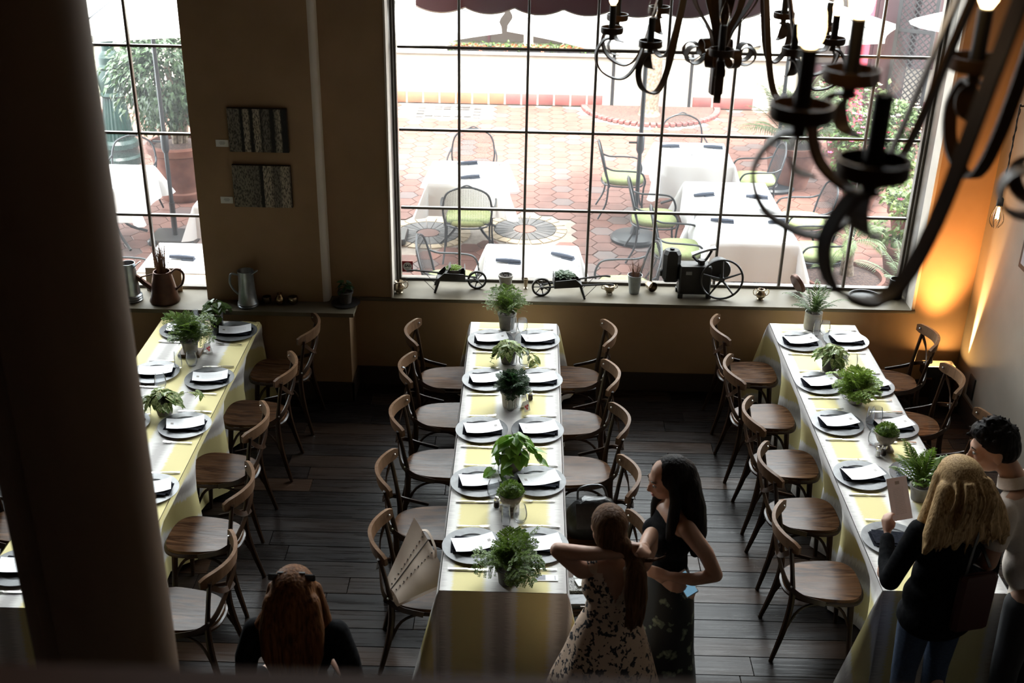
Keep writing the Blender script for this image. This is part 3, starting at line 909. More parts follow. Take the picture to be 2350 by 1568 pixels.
def crown_mesh(name, mat, rx, ry, rz, n, rn, L=.07, W=.035, clumps=40, droop=.3):
    mb = MB()
    cl = []
    for k in range(clumps):
        u = rn.uniform(-1, 1); a = rn.uniform(0, 2 * PI); q = math.sqrt(1 - u * u); rr = rn.uniform(.55, 1.0)
        cl.append(V((rx * q * math.cos(a) * rr, ry * q * math.sin(a) * rr, rz * u * rr)))
    for k in range(n):
        c = rn.choice(cl)
        p = c + V((rn.gauss(0, rx * .17), rn.gauss(0, ry * .17), rn.gauss(0, rz * .14)))
        d = p.normalized() + V((rn.uniform(-.8, .8), rn.uniform(-.8, .8), rn.uniform(-.9, .3)))
        leaf_quad(mb, p, d, V((rn.uniform(-.6, .6), rn.uniform(-.6, .6), 1)), L * rn.uniform(.7, 1.3), W * rn.uniform(.8, 1.2), 0, .2, droop)
    return mb.mesh(name, mat, 0)

# ================================================================== COURTYARD OUTSIDE THE WINDOWS
M['terracotta'] = pmat('terracotta_tile', (.088, .038, .029), .65, spec=.3, c2=(.12, .054, .041), scale=5, rand=11, vary=.3, bmp=.1)
M['terracotta_dark'] = pmat('terracotta_tile_dark', (.05, .032, .030), .6, c2=(.072, .042, .036), scale=5, rand=11)
M['mortar'] = pmat('mortar', (.15, .125, .105), .9, c2=(.19, .16, .135), scale=20)
M['stucco'] = pmat('stucco_white', (.30, .275, .23), .9, c2=(.34, .315, .27), scale=6, bmp=.1)
M['orange'] = pmat('glazed_orange_tile', (.24, .075, .036), .6, c2=(.19, .058, .032), scale=6, vary=.2, rand=3)
M['redtile'] = pmat('glazed_red_tile', (.11, .032, .03), .6, c2=(.14, .042, .036), scale=6, vary=.2, rand=3)
M['slate'] = pmat('mosaic_dark_stone', (.03, .028, .028), .7, c2=(.06, .053, .05), scale=12, vary=.3, rand=3)
M['tan'] = pmat('mosaic_tan_stone', (.20, .155, .10), .7, c2=(.27, .21, .14), scale=12, vary=.2, rand=3)
M['canvas'] = leafmat('parasol_canvas', (.46, .455, .43), (.48, .475, .45), 3, .85)
M['linen'] = pmat('white_linen', (.44, .44, .445), .9)
M['iron'] = pmat('wrought_iron', (.012, .014, .017), .4, spec=.3)
M['cushion'] = pmat('green_cushion', (.16, .19, .075), .9, c2=(.20, .23, .10), scale=40, bmp=.1)
M['navy'] = pmat('navy_napkin', (.018, .024, .042), .85, c2=(.03, .04, .06), scale=50)
M['awning'] = pmat('burgundy_awning', (.075, .012, .022), .8)
M['trimtape'] = pmat('awning_binding', (.4, .35, .33), .8)
M['clay'] = pmat('clay_pot', (.095, .037, .026), .8, spec=.2, c2=(.13, .056, .04), scale=7, bmp=.1)
M['darkglass'] = pmat('shop_window', (.03, .025, .022), .12)
M['lampgreen'] = pmat('lamp_post_paint', (.0025, .011, .009), .4, spec=.2, c2=(.004, .016, .013), scale=10)
M['burgundy'] = pmat('burgundy_paint', (.022, .005, .007), .45)
M['pinkred'] = pmat('red_post_paint', (.30, .03, .05), .5)
M['blackiron'] = pmat('black_ironwork', (.012, .012, .013), .4)
rx_ = random.Random(5)
M['ficus'] = leafmat('ficus_leaf', (.014, .032, .010), (.035, .07, .024))
M['outfern'] = leafmat('shrub_leaf', (.035, .07, .012), (.075, .12, .03))
M['outlime'] = leafmat('lime_shrub_leaf', (.07, .115, .018), (.13, .18, .045))
g = struct('floor_courtyard', MB().box2((-9, 9.44, -.2), (10, 24, -.014)), M['mortar'])
g.name = 'ground_courtyard'
# hexagonal terracotta pavers: the nearest as objects, the far rows joined
HR = .145
hexp = [(HR * .965 * math.cos(PI / 3 * k), HR * .965 * math.sin(PI / 3 * k)) for k in range(6)]
def hexmesh(m, nm):
    mb = MB()
    ins = [(x * .965, y * .965) for x, y in hexp]
    vs = [(x, y, -.02) for x, y in hexp] + [(x, y, -.004) for x, y in hexp] + [(x, y, 0) for x, y in ins]
    fs = [tuple(range(12, 18))] + [(a + k, a + (k + 1) % 6, a + 6 + (k + 1) % 6, a + 6 + k) for a in (0, 6) for k in range(6)]
    return mb.add(vs, fs).mesh(nm, m, 0)
hx1, hx2 = hexmesh(M['terracotta'], 'paver'), hexmesh(M['terracotta_dark'], 'paver')
MOS = [(-.004, 12.885, .50), (-1.12, 12.68, .50)]
cells = []
i = 0
while True:
    x = -6.5 + i * 1.5 * HR
    if x > 7.5: break
    j = 0
    while True:
        yy = 9.60 + (j + (i % 2) * .5) * math.sqrt(3) * HR
        if yy > 18.40: break
        ok = all(math.hypot(x - mx, yy - my) > mr + HR * .75 for mx, my, mr in MOS)
        if ok and -1.95 < x < -.55 and yy > 17.55: ok = False
        if ok and math.hypot(x - 1.95, (yy - 18.55) * .9) < 1.12: ok = False
        if ok: cells.append((x, yy))
        j += 1
    i += 1
def keyf(c):
    x, yy = c
    vis = -1.25 < x < 3.0 if yy < 11 else (-1.4 < x < 4 or -4.6 < x < -2.9)
    return (0 if vis else 1, yy)
cells.sort(key=keyf)
far = MB()
for k, (x, yy) in enumerate(cells):
    if k < 290:
        obj('paver', hx1 if rx_.random() < .82 else hx2, None, g, (x, yy, rx_.uniform(-.002, .001)))
    else:
        far.add([(x + a, yy + b, -.002) for a, b in hexp] + [(x + a, yy + b, -.02) for a, b in hexp], [tuple(range(6))] + [(a, a + 6, (a + 1) % 6 + 6, (a + 1) % 6) for a in range(6)], 0 if rx_.random() < .85 else 1)
obj('paver_field', far, [M['terracotta'], M['terracotta_dark']], g, kind='stuff', smooth=0)
for mx, my, mr in MOS:
    obj('mosaic_centre', MB().lathe([(.125, -.014), (.125, 0), (.0001, 0)], 24), M['terracotta'], g, (mx, my, 0))
    for k in range(22):
        a0, a1 = 2 * PI * k / 22 + .02, 2 * PI * (k + 1) / 22 - .02
        pl = [(.14 * math.cos(a0), .14 * math.sin(a0)), (.36 * math.cos(a0 - .005), .36 * math.sin(a0)), (.36 * math.cos(a1), .36 * math.sin(a1)), (.14 * math.cos(a1), .14 * math.sin(a1))]
        obj('mosaic_wedge', MB().prism(pl, -.014, 0), M['slate'], g, (mx, my, 0), smooth=0)
        pl = [(r * math.cos(a), r * math.sin(a)) for r, a in ((.375, a0), (.49, a0), (.49, a1), (.375, a1))]
        obj('mosaic_block', MB().prism(pl, -.014, 0), M['tan'], g, (mx, my, 0), smooth=0)
sq = MB().box((0, 0, -.006), (.115, .09, .014)).mesh('inlay_square', M['slate'], 0)
for k in range(4):
    for xx in (-1.68, -.80): obj('inlay_square', sq, None, g, (xx + .0, 17.75 + k * .17, .001))
for xx in (-1.42, -1.28, -1.10, -.98): 
    for yy in (18.22, 18.36): obj('inlay_square', sq, None, g, (xx, yy, .001))
for xx in (-1.54, -1.40, -1.26, -1.08, -.94): obj('inlay_square', sq, None, g, (xx, 17.80, .001))

# opposite building
fac = thing('opposite_building', 'white stucco building with tiled base across the courtyard', 'building', (0, 18.55, 0))
obj('wall', MB().box2((-9, 0, 0), (10, .5, .80)).box2((-9, .25, .8), (10, .5, 5.0)), M['stucco'], fac, smooth=0)
obj('ledge', MB().box2((-9, -.05, .80), (4.4, .3, .84)), M['stucco'], fac)
obj('doorway_panel', MB().box2((1.36, -.03, .0), (2.54, .0, 1.6)), M['stucco'], fac)
for xx in (1.33, 2.56): obj('door_jamb', MB().box2((xx - .025, -.05, 0), (xx + .025, .02, 1.7)), M['blackiron'], fac)
for k in range(9):
    x = -6.2 + k * 1.25
    if x + 1.1 > 4.5: break
    obj('window', MB().box2((x, .2, .95), (x + 1.1, .25, 2.6)), M['darkglass'], fac, smooth=0)
    obj('window_bar', MB().box2((x + .53, .17, .95), (x + .57, .21, 2.6)).box2((x, .17, 1.7), (x + 1.1, .21, 1.74)), M['burgundy'], fac)
x = -2.20
for k in range(14):
    if x > 1.05: break
    obj('base_tile', MB().box2((x, -.022, .01), (x + .235, .0, .185), bev=.005), M['orange'] if k < 7 else M['redtile'], fac); x += .262
for x in (2.62, 2.95, 3.28): obj('base_tile', MB().box2((x, -.022, .01), (x + .30, .0, .19), bev=.005), M['redtile'], fac)
for k in range(10): obj('base_tile', MB().box2((-5.0 + k * .262, -.022, .01), (-5.0 + k * .262 + .235, .0, .185), bev=.005), M['orange'], fac)
for k in range(6): obj('base_tile', MB().box2((5.2 + k * .33, -.022, .01), (5.2 + k * .33 + .30, .0, .19), bev=.005), M['redtile'], fac)
# planter of orange blooms on the ledge
def blooms(name, label, loc, size, n, seed, cols, L=.05):
    rn = random.Random(seed)
    t = thing(name, label, 'plant', loc)
    mb = MB()
    for k in range(n):
        p = V((rn.uniform(-1, 1) * size[0], rn.uniform(-1, 1) * size[1], rn.uniform(0, 1) ** .7 * size[2]))
        leaf_quad(mb, p, (rn.uniform(-1, 1), rn.uniform(-1, 1), rn.uniform(-.3, .8)), (rn.uniform(-.5, .5), rn.uniform(-.5, .5), 1), L * rn.uniform(.7, 1.4), L * .7, 0)
    obj('foliage', mb, M['outfern'], t, kind='stuff', smooth=0)
    for ci, (c, m) in enumerate(cols):
        fb = MB()
        for k in range(c):
            a = rn.uniform(0, 2 * PI); e = rn.uniform(.2, 1)
            p = V((rn.uniform(-1, 1) * size[0], -size[1] * rn.uniform(.3, 1.02), rn.uniform(.15, 1) * size[2]))
            for q in range(5):
                b = 2 * PI * q / 5
                leaf_quad(fb, p, (math.cos(b), -.5, math.sin(b)), (0, -1, .4), L * .62, L * .5, 0, -.1, -.1)
        obj('blossom', fb, m, t, kind='stuff', smooth=0)
    return t
M['orange_fl'] = pmat('orange_petals', (.34, .08, .03), .6); M['pink_fl'] = pmat('pink_petals', (.40, .025, .09), .6); M['white_fl'] = pmat('cream_petals', (.4, .37, .3), .6)
pl_ = blooms('planter_box', 'long ledge planter of orange flowers on the opposite wall', (.45, 18.62, .84), (1.7, .09, .10), 700, 3, [(90, M['orange_fl'])], .06)
obj('trough', MB().box2((-1.75, -.10, 0), (1.75, .10, .05)), M['blackiron'], pl_)

# burgundy awning of this building, scalloped valance
aw = thing('awning', 'burgundy awning with scalloped valance hanging outside the big window', 'awning', (.39, 10.2, 3.04))
nA = 120
mb = MB()
x0, x1 = -1.37, 1.62
def val(a, b):
    x = x0 + (x1 - x0) * a
    sc_ = abs(math.sin((x - x0) * PI / .42))
    zb = -.045 - .055 * sc_ ** .8
    return (x, .01 * math.sin(x * 9), .28 + (zb - .28) * b)
mb.grid(val, nA, 4); 
obj('valance', mb, M['awning'], aw)
mb = MB(); mb.tube([val(k / nA, 1) for k in range(nA + 1)], .006, 4); obj('binding', mb, M['trimtape'], aw)
mb = MB(); mb.grid(lambda a, b: (x0 + (x1 - x0) * a, -.66 * b, .28 + .25 * b), 20, 6)
obj('canopy', mb, M['awning'], aw)
for xx in (x0 + .05, x1 - .05): obj('arm', MB().tube([(xx, 0, .26), (xx, -.66, .40)], .012, 6), M['blackiron'], aw)
obj('wall_bracket', MB().box2((x0, -.70, .48), (x1, -.63, .56)), M['blackiron'], aw)

# parasols
def parasol(loc, r, h, sides, rot, label, base='round', drop=.5, tilt=0, pole_m=None, base_on=True):
    t = thing('parasol', label, 'parasol', loc, 0, 'white courtyard parasols')
    mb = MB(); n = sides * 4
    def rim(k):
        a = rot + 2 * PI * k / n
        s = k % 4; return a, 1 - .035 * math.sin(PI * s / 4)
    vs = [(0, 0, h + drop)]
    for lv, rr in enumerate((.35, .7, 1.0)):
        for k in range(n):
            a, q = rim(k); seg = PI / sides
            aa = ((a - rot) % (2 * seg)) - seg
            f = r * rr * math.cos(seg) / math.cos(aa) * q
            vs.append((f * math.cos(a), f * math.sin(a), h + drop * (1 - rr) ** 1.1))
    for k in range(n):
        x, y, z = vs[1 + 2 * n + k]; vs.append((x * 1.005, y * 1.005, z - .06))
    fs = [(0, 1 + k, 1 + (k + 1) % n) for k in range(n)]
    for lv in range(3):
        for k in range(n):
            fs.append((1 + lv * n + k, 1 + (lv + 1) * n + k, 1 + (lv + 1) * n + (k + 1) % n, 1 + lv * n + (k + 1) % n))
    mb.add(vs, fs)
    obj('canopy', mb, M['canvas'], t, smooth=25)
    for k in range(sides):
        a = rot + 2 * PI * k / sides
        obj('rib', MB().tube([(0, 0, h + drop - .03), (r * .98 * math.cos(a), r * .98 * math.sin(a), h + .0)], .009, 5), M['iron'], t)
    obj('pole', MB().tube([(0, 0, .03), (0, 0, 1.0), (0, 0, h + drop)], .024, 10), pole_m or M['iron'], t)
    obj('crank', MB().tube([(0, 0, 1.02), (0, 0, 1.06), (0, 0, 1.2), (0, 0, 1.24)], [.03, .045, .045, .03], 10).tube([(0, 0, 1.14), (-.13, 0, 1.14)], .012, 6), M['iron'], t)
    if base == 'round': obj('base', MB().lathe([(.27, 0), (.275, .03), (.25, .055), (.06, .075), (.04, .16), (.03, .17)], 32), M['iron'], t)
    else: obj('base', MB().box((0, 0, .035), (.52, .42, .07), bev=.02).tube([(0, 0, .05), (0, 0, .45)], .032, 10), M['blackiron'], t)
    return t
parasol((1.25, 12.62, 0), 1.60, 2.50, 8, PI / 8, 'white parasol on a round iron base, over the courtyard tables')
parasol((-1.60, 12.45, 0), 1.42, 2.50, 8, PI / 8, 'white parasol nearest the left edge of the big window', base='square')
parasol((3.2, 14.6, 0), 1.25, 2.12, 8, 0, 'white parasol beyond the chandelier, farther into the courtyard', drop=.4)
parasol((-3.92, 12.25, 0), 1.2, 2.46, 4, PI / 4 + .35, 'square white parasol outside the left window on a black plate base', base='square', drop=.45)
wp = thing('parasol', 'small white parasol on a slanting white pole beside the lattice', 'parasol', (6.35, 17.9, 0), 0, 'white courtyard parasols')
obj('pole', MB().tube([(0.15, .3, 0), (-.95, -2.0, 2.6)], .022, 8), M['canvas'], wp)
mb = MB().lathe([(.0001, .22), (.35, .1), (.62, 0)], 16, T=Matrix.Translation((-.75, -2.2, 1.92)))
obj('canopy', mb, M['canvas'], wp)

# patio tables
def patio_table(x, y, w, d, label, drop=.36, seed=1, rz=0):
    t = thing('patio_table', 'iron-legged table under white cloth, ' + label, 'table', (x, y, 0), rz, 'courtyard tables')
    obj('tabletop', MB().box((0, 0, .725), (w - .02, d - .02, .03)), M['blackiron'], t)
    for sx in (-1, 1):
        for sy in (-1, 1):
            obj('leg', MB().tube(bez([(sx * .10, sy * .10, .71), (sx * .06, sy * .06, .4), (sx * .14, sy * .14, .15), (sx * .3, sy * .3, .012)], 4), .016, 6), M['blackiron'], t)
    cl = tablecloth(-w / 2, w / 2, -d / 2, d / 2, .752, drop, [], 0, seed, flare=.02)
    solo('tablecloth', cl, M['linen'], 'white linen cloth, ' + label, 'tablecloth', (x, y, 0), rz, 'white courtyard tablecloths', smooth=60)
def roll(x, y, rz, label):
    mb = MB().tube([(-.115, 0, .021), (-.03, 0, .023), (.05, .002, .022), (.115, 0, .021)], [.017, .022, .021, .018], 8)
    mb.box((.06, 0, .006), (.12, .06, .010), bev=.003)
    solo('napkin_roll', mb, M['navy'], 'rolled navy napkin ' + label, 'napkin', (x, y, .753), rz, 'rolled navy napkins')
def tinyshaker(x, y, label):
    t = thing('salt_shaker', 'small glass shaker ' + label, 'shaker', (x, y, .753), 0, 'courtyard shakers')
    obj('jar', MB().lathe([(.02, 0), (.02, .05), (.016, .06), (.0001, .06)], 12), M['glassware'], t)
    obj('cap', MB().lathe([(.018, .06), (.018, .075), (.0001, .085)], 12), M['steel'], t)
patio_table(-.65, 12.62, .84, .84, 'beside the round floor mosaic', seed=3)
roll(-.68, 12.97 - .06, .35, 'at the far side of the table by the mosaic'); roll(-.63, 12.40, .4, 'at the near side of the table by the mosaic'); tinyshaker(-.32, 12.72, 'on the table by the mosaic')
patio_table(1.98, 13.58, .84, .84, 'farthest of the row of three at the right', seed=4, drop=.42)
roll(1.72, 13.78, .15, 'on the left of the farthest courtyard table'); roll(2.24, 13.78, -.1, 'on the right of the farthest courtyard table'); tinyshaker(1.95, 13.50, 'on the farthest courtyard table')
patio_table(2.20, 12.05, .88, .86, 'middle of the row of three at the right', seed=5)
roll(1.90, 11.98, .35, 'on the left of the middle courtyard table'); roll(2.46, 11.95, -.1, 'on the right of the middle courtyard table')
patio_table(2.22, 11.05, .85, .82, 'nearest of the row of three at the right', seed=6, drop=.40)
roll(1.98, 11.18, -.12, 'on the left of the nearest courtyard table'); roll(2.55, 11.2, .4, 'on the right of the nearest courtyard table')
patio_table(.07, 10.03, .85, .80, 'right outside the big window', seed=7)
roll(-.15, 9.96, -.12, 'on the left of the table outside the big window'); roll(.35, 10.12, -.5, 'on the right of the table outside the big window')
patio_table(-3.02, 9.90, .84, .72, 'right outside the left window', seed=8)
roll(-3.12, 9.86, -.12, 'on the table outside the left window')
patio_table(-4.62, 12.2, .84, .84, 'beside the green lamp post', seed=9); tinyshaker(-4.5, 12.25, 'on the table beside the lamp post')
patio_table(-3.0, 11.75, .8, .8, 'at the right edge of the left window', seed=10)

# patio chairs
def make_patio():
    t = thing('patio_chair', 'patio chair', 'chair')
    hoop = bez([(-.17, -.235, .40), (-.225, -.26, .62), (-.275, -.22, .80), (-.30, -.10, .875), (-.305, 0, .89), (-.30, .10, .875), (-.275, .22, .80), (-.225, .26, .62), (-.17, .235, .40)], 5)
    obj('back_frame', MB().tube(hoop, .0115, 6).tube([(-.18, -.235, .44), (-.18, .235, .44)], .009, 5), M['iron'], t)
    mesh = MB()
    def bp(y, z):
        q = (z - .42) / .47
        return V((-.178 - .125 * q - .02 * math.cos(y * 6), y, z))
    for k in range(-14, 15):
        y = k * .0172
        zt = .89 - .10 * (abs(y) / .26) ** 2.6 * 1.6
        mesh.tube([bp(y, .44), bp(y, (.44 + zt) / 2), bp(y, zt - .012)], .0016, 3, cap=False)
    for k in range(26):
        z = .455 + k * .0165
        yw = .232 + .028 * math.sin(PI * min(1, (z - .42) / .42)) if z < .76 else .255 * max(.05, 1 - ((z - .76) / .128) ** 2.2) ** .5
        mesh.tube([bp(-yw, z), bp(0, z), bp(yw, z)], .0014, 3, cap=False)
    obj('back_mesh', mesh, M['iron'], t, kind=None)
    cm = MB()
    out = seat_outline(32, .245, .25, .23)
    lv = [(.93, .42), (1.0, .435), (1.0, .465), (.95, .485), (.6, .495), (.02, .497)]
    nn = len(out)
    cm.add([(x * s, y * s, z) for s, z in lv for x, y in out], [tuple(range(nn - 1, -1, -1)), tuple(5 * nn + k for k in range(nn))] + [(i * nn + k, i * nn + (k + 1) % nn, (i + 1) * nn + (k + 1) % nn, (i + 1) * nn + k) for i in range(5) for k in range(nn)])
    obj('cushion', cm, M['cushion'], t, smooth=60)
    obj('seat_frame', MB().tube([(x * 1.02, y * 1.02, .412) for x, y in out], .010, 5, closed=True), M['iron'], t)
    for s in (-1, 1):
        obj('armrest', MB().tube(bez([(-.235, s * .262, .66), (-.14, s * .285, .625), (.05, s * .295, .62), (.19, s * .29, .60), (.245, s * .275, .50), (.235, s * .25, .41)], 5), .011, 6), M['iron'], t)
        obj('leg', MB().tube(bez([(.235, s * .25, .42), (.225, s * .25, .2), (.26, s * .265, .012)], 4), .011, 6), M['iron'], t)
        obj('leg', MB().tube(bez([(-.18, s * .235, .43), (-.20, s * .24, .2), (-.29, s * .26, .012)], 4), .011, 6), M['iron'], t)
    obj('crest_loop', MB().tube(bez([(-.302, -.09, .872), (-.308, 0, .915), (-.302, .09, .872)], 5), .008, 5), M['iron'], t)
    return t
PC = [(-.66, 13.62, -PI / 2, 'at the far side of the table by the mosaic'), (-.62, 11.98, PI / 2, 'seen from behind, at the near side of the table by the mosaic'),
      (1.15, 13.50, 0, 'left of the farthest courtyard table'), (1.98, 14.50, -PI / 2, 'behind the farthest courtyard table'), (2.75, 13.55, PI, 'right of the farthest courtyard table'),
      (1.40, 12.1, -.05, 'left of the middle courtyard table'), (3.02, 12.12, PI + .05, 'right of the middle courtyard table'), (1.56, 11.18, -.05, 'left of the nearest courtyard table'), (3.0, 11.2, PI, 'right of the nearest courtyard table'),
      (-.70, 10.2, -.05, 'left of the table outside the big window'), (.95, 10.15, PI + .1, 'right of the table outside the big window'),
      (-4.62, 13.0, -PI / 2, 'between lamp post and table'), (-3.75, 9.9, 0, 'outside the left window near the floor plate'), (-2.3, 11.75, PI, 'behind the wall pier by the cloth corner')]
p0 = None
for x, y, rz, lb in PC:
    lb = 'black mesh patio chair, green cushion, ' + lb.replace('seen from behind, ', '')
    if p0 is None:
        p0 = make_patio(); p0.location = (x, y, 0); p0.rotation_euler = (0, 0, rz); p0['label'] = lb; p0['group'] = 'courtyard patio chairs'
    else: dup(p0, (x, y, 0), rz, lb)

# tree in a brick-edged bed
t = thing('courtyard_tree', 'rough barked tree trunk rising from a mulch bed by the white wall', 'tree', (1.88, 18.0, 0))
obj('trunk', MB().tube(bez([(0, 0, -.02), (.0, 0, .2), (.03, 0, .8), (-.02, .05, 1.8), (.1, .1, 3.2), (.1, .1, 4.2)], 5), [.21, .19, .17, .15, .15, .14, .14, .135, .13, .13, .13, .13, .13, .13, .13, .13, .12, .12, .12, .12, .12, .12, .12, .12, .12, .12][:26], 14), M['bark'], t)
rn = random.Random(8)
fo = obj('foliage', crown_mesh('tree_foliage', M['ficus'], 1.6, .45, .8, 1500, rn, .12, .06, 50), None, t, (0.1, .2, 4.7), kind='stuff')
bed = thing('mulch_bed', 'half-round bark mulch bed edged with small bricks around the tree', 'planting bed', (1.95, 18.52, 0))
pl = [(1.0 * math.cos(PI + PI * k / 24), 1.0 * math.sin(PI + PI * k / 24)) for k in range(25)]
mb = MB().prism(pl, -.01, .035); obj('mulch', mb, M['mulch'], bed)
bk = MB().box((0, 0, 0), (.075, .10, .05), bev=.006).mesh('edging_brick', M['redtile'], 30)
for k in range(34):
    a = PI + PI * (k + .5) / 34
    o = obj('edging_brick', bk, None, bed, (1.06 * math.cos(a), 1.06 * math.sin(a), .02)); o.rotation_euler = (0, 0, a + PI / 2)

# ficus in the big terracotta pot, lamp post
fx = thing('ficus_tree', 'bushy ficus in a big terracotta pot outside the left window', 'plant', (-4.22, 13.75, 0))
pot_obj(fx, [(.26, 0), (.28, .03), (.285, .10), (.27, .12), (.275, .20), (.285, .22), (.33, .45), (.36, .58), (.40, .60), (.405, .68), (.385, .70), (.35, .70), (.34, .64), (.0001, .64)], M['clay'], n=36)
obj('mulch', MB().lathe([(.345, .645), (.2, .67), (.0001, .68)], 24), M['mulch'], fx)
for k, q in enumerate(([(0, 0, .62), (.03, .0, 1.0), (-.06, 0, 1.6)], [(.05, .03, .62), (.10, .02, 1.0), (.18, .05, 1.6)], [(-.05, -.02, .62), (-.06, 0, 1.0), (-.2, .02, 1.5)])):
    obj('stem', MB().tube(bez(q, 4), .035, 7), M['bark'], fx)
obj('foliage', crown_mesh('ficus_crown', M['ficus'], .56, .50, .66, 4600, rn, .095, .042, 90, .5), None, fx, (-.05, .0, 1.50), kind='stuff')
lp = thing('lamp_post', 'dark green fluted cast iron lamp post base outside the left window', 'lamp post', (-5.42, 15.05, 0))
lp.scale = (.86, .86, 1)
obj('base', MB().lathe([(.30, 0), (.31, .10), (.28, .13), (.27, .20), (.29, .24), (.28, .30), (.24, .34)], 32), M['lampgreen'], lp)
obj('fluted_shaft', MB().lathe([(.23, .34), (.21, .55), (.17, .86), (.165, .90)], 48, flute=.06), M['lampgreen'], lp)
obj('collar', MB().lathe([(.17, .90), (.20, .93), (.18, .97), (.19, 1.02), (.215, 1.10), (.20, 1.20), (.17, 1.26), (.19, 1.29), (.16, 1.33), (.165, 1.42), (.14, 1.46)], 32), M['lampgreen'], lp)
obj('pole', MB().lathe([(.14, 1.46), (.10, 1.50), (.095, 3.6)], 24, flute=.03), M['lampgreen'], lp)

# palms
pf = [frond_mesh('palm_frond', M['palm'], L, .26, 26, .55, .95, .020, rn, up=.1) for L in (.85, 1.0, .75)]
def palm(loc, label, n, pot, scale=1.0, tilt=(0, 50)):
    t = thing('potted_palm', label, 'plant', loc)
    if pot: pot_obj(t, [(.24, 0), (.33, .46), (.36, .48), (.365, .56), (.33, .56), (.32, .52), (.0001, .52)], M['clay'], soil=(.31, .525))
    fronds(t, pf, n, .55 if pot else .2, rn, tilt, .06, .6 * scale, 1.05 * scale)
    return t
palm((3.42, 14.75, 0), 'feathery pale green palm in a terracotta pot behind the patio tables', 44, True, 1.0, (-5, 60))
palm((-5.95, 15.2, 0), 'feathery palm at the left edge of the left window', 26, True, .9, (0, 60))
# low bowl with a small cycad and a palm
bw = thing('bowl_planter', 'wide terracotta bowl with a stubby palm just outside the big window', 'plant', (3.13, 10.75, 0))
pot_obj(bw, [(.26, 0), (.36, .30), (.42, .33), (.425, .40), (.39, .40), (.38, .35), (.0001, .35)], M['clay'], n=36)
obj('mulch', MB().lathe([(.385, .355), (.2, .385), (.0001, .39)], 24), M['mulch'], bw)
obj('stem', MB().tube([(.06, .02, .36), (.05, .03, .5), (.06, .03, .74)], [.075, .06, .05], 12), M['bark'], bw)
obj('stem', MB().tube([(-.16, -.08, .36), (-.17, -.08, .46)], [.045, .03], 10), M['bark'], bw)
cyc = [frond_mesh('cycad_frond', M['outlime'], L, .10, 20, .75, .9, .012, rn) for L in (.42, .36)]
fronds(bw, cyc, 16, .74, rn, (-25, 50), .03, .7, 1.05, cx=.06, cy=.03)
fronds(bw, cyc, 11, .46, rn, (0, 60), .02, .5, .8, cx=-.17, cy=-.08)
# flowering bushes along the right
def bush(loc, r, label, leaf, seed, flowers, pot=True, n=900):
    rb = random.Random(seed)
    t = thing('flowering_bush', label, 'plant', loc)
    if pot: pot_obj(t, taper_pot(.17, .25, .36, .02, .07), M['clay'])
    obj('foliage', crown_mesh('bush_crown', leaf, r[0], r[1], r[2], n, rb, .085, .055, 26), None, t, (0, 0, .36 + r[2] * .8 if pot else r[2] * .9), kind='stuff')
    for c, m in flowers:
        fb = MB()
        for k in range(c):
            a = rb.uniform(0, 2 * PI); u = rb.uniform(-.3, .95); q = math.sqrt(1 - u * u)
            p = V((r[0] * q * math.cos(a), r[1] * q * math.sin(a), r[2] * u)) * rb.uniform(.9, 1.12)
            for w in range(6):
                b = 2 * PI * w / 6
                leaf_quad(fb, p, V((math.cos(b), math.sin(b), .4)), (0, 0, 1), .045, .035, 0, -.1, -.1)
        obj('blossom', fb, m, t, (0, 0, .36 + r[2] * .8 if pot else r[2] * .9), kind='stuff', smooth=0)
    return t
M['bushleaf'] = leafmat('bush_leaf', (.045, .08, .026), (.11, .15, .06))
bush((4.42, 16.1, 0), (.55, .4, .45), 'tall bush with pink and cream blossoms behind the far candle', M['bushleaf'], 1, [(16, M['pink_fl']), (26, M['white_fl'])])
bush((4.85, 15.2, 0), (.5, .4, .35), 'cream flowering bush below the lattice screen', M['bushleaf'], 2, [(40, M['white_fl']), (8, M['pink_fl'])])
bush((4.15, 14.0, 0), (.45, .4, .38), 'green bush dotted with pink flowers beside the palm pot', M['outfern'], 3, [(18, M['pink_fl'])])
bush((4.45, 12.9, 0), (.40, .35, .32), 'leafy lime bush with few red flowers near the window edge', M['outlime'], 4, [(9, M['pink_fl'])])
bush((4.05, 11.75, 0), (.36, .34, .34), 'bright lime shrub nearest the right window jamb', M['outlime'], 5, [(3, M['pink_fl'])])
palm((3.86, 10.95, 0), 'arching palm in the pot beside the right window jamb', 22, False, .55, (0, 60))
# lattice screens, red post and burgundy shopfront
ls = thing('lattice_screen', 'tall black iron lattice screen at the right of the courtyard', 'screen', (5.62, 17.45, 0), -.5)
fm = MB()
for xx in (-.26, .26): fm.box((xx, 0, 1.5), (.05, .05, 3.0))
for zz in (.12, 1.5, 2.98): fm.box((0, 0, zz), (.5, .04, .05))
obj('screen_frame', fm, M['blackiron'], ls)
lt = MB()
for k in range(-6, 36):
    z0 = k * .09
    for sg in (1, -1):
        a, b = (-.24, .24)
        za, zb = (z0, z0 + .48) if sg > 0 else (z0 + .48, z0)
        pts = []
        if max(za, zb) < .15 or min(za, zb) > 2.95: continue
        tt0 = 0; tt1 = 1
        def cl(z): return min(2.95, max(.15, z))
        xa = a; xb = b
        if za != cl(za): xa = a + (b - a) * (cl(za) - za) / (zb - za); za2 = cl(za)
        else: za2 = za
        if zb != cl(zb): xb = a + (b - a) * (cl(zb) - za) / (zb - za); zb2 = cl(zb)
        else: zb2 = zb
        lt.ribbon([(xa, .006 * sg, za2), (xb, .006 * sg, zb2)], V((0, 1, 0)), .008, .018)
obj('lattice', lt, M['blackiron'], ls)
for xx in (-.26, .26): obj('foot', MB().tube(bez([(xx, 0, .1), (xx * 1.2, 0, .03), (xx * 1.5, 0, .012)], 4), .012, 6), M['blackiron'], ls)
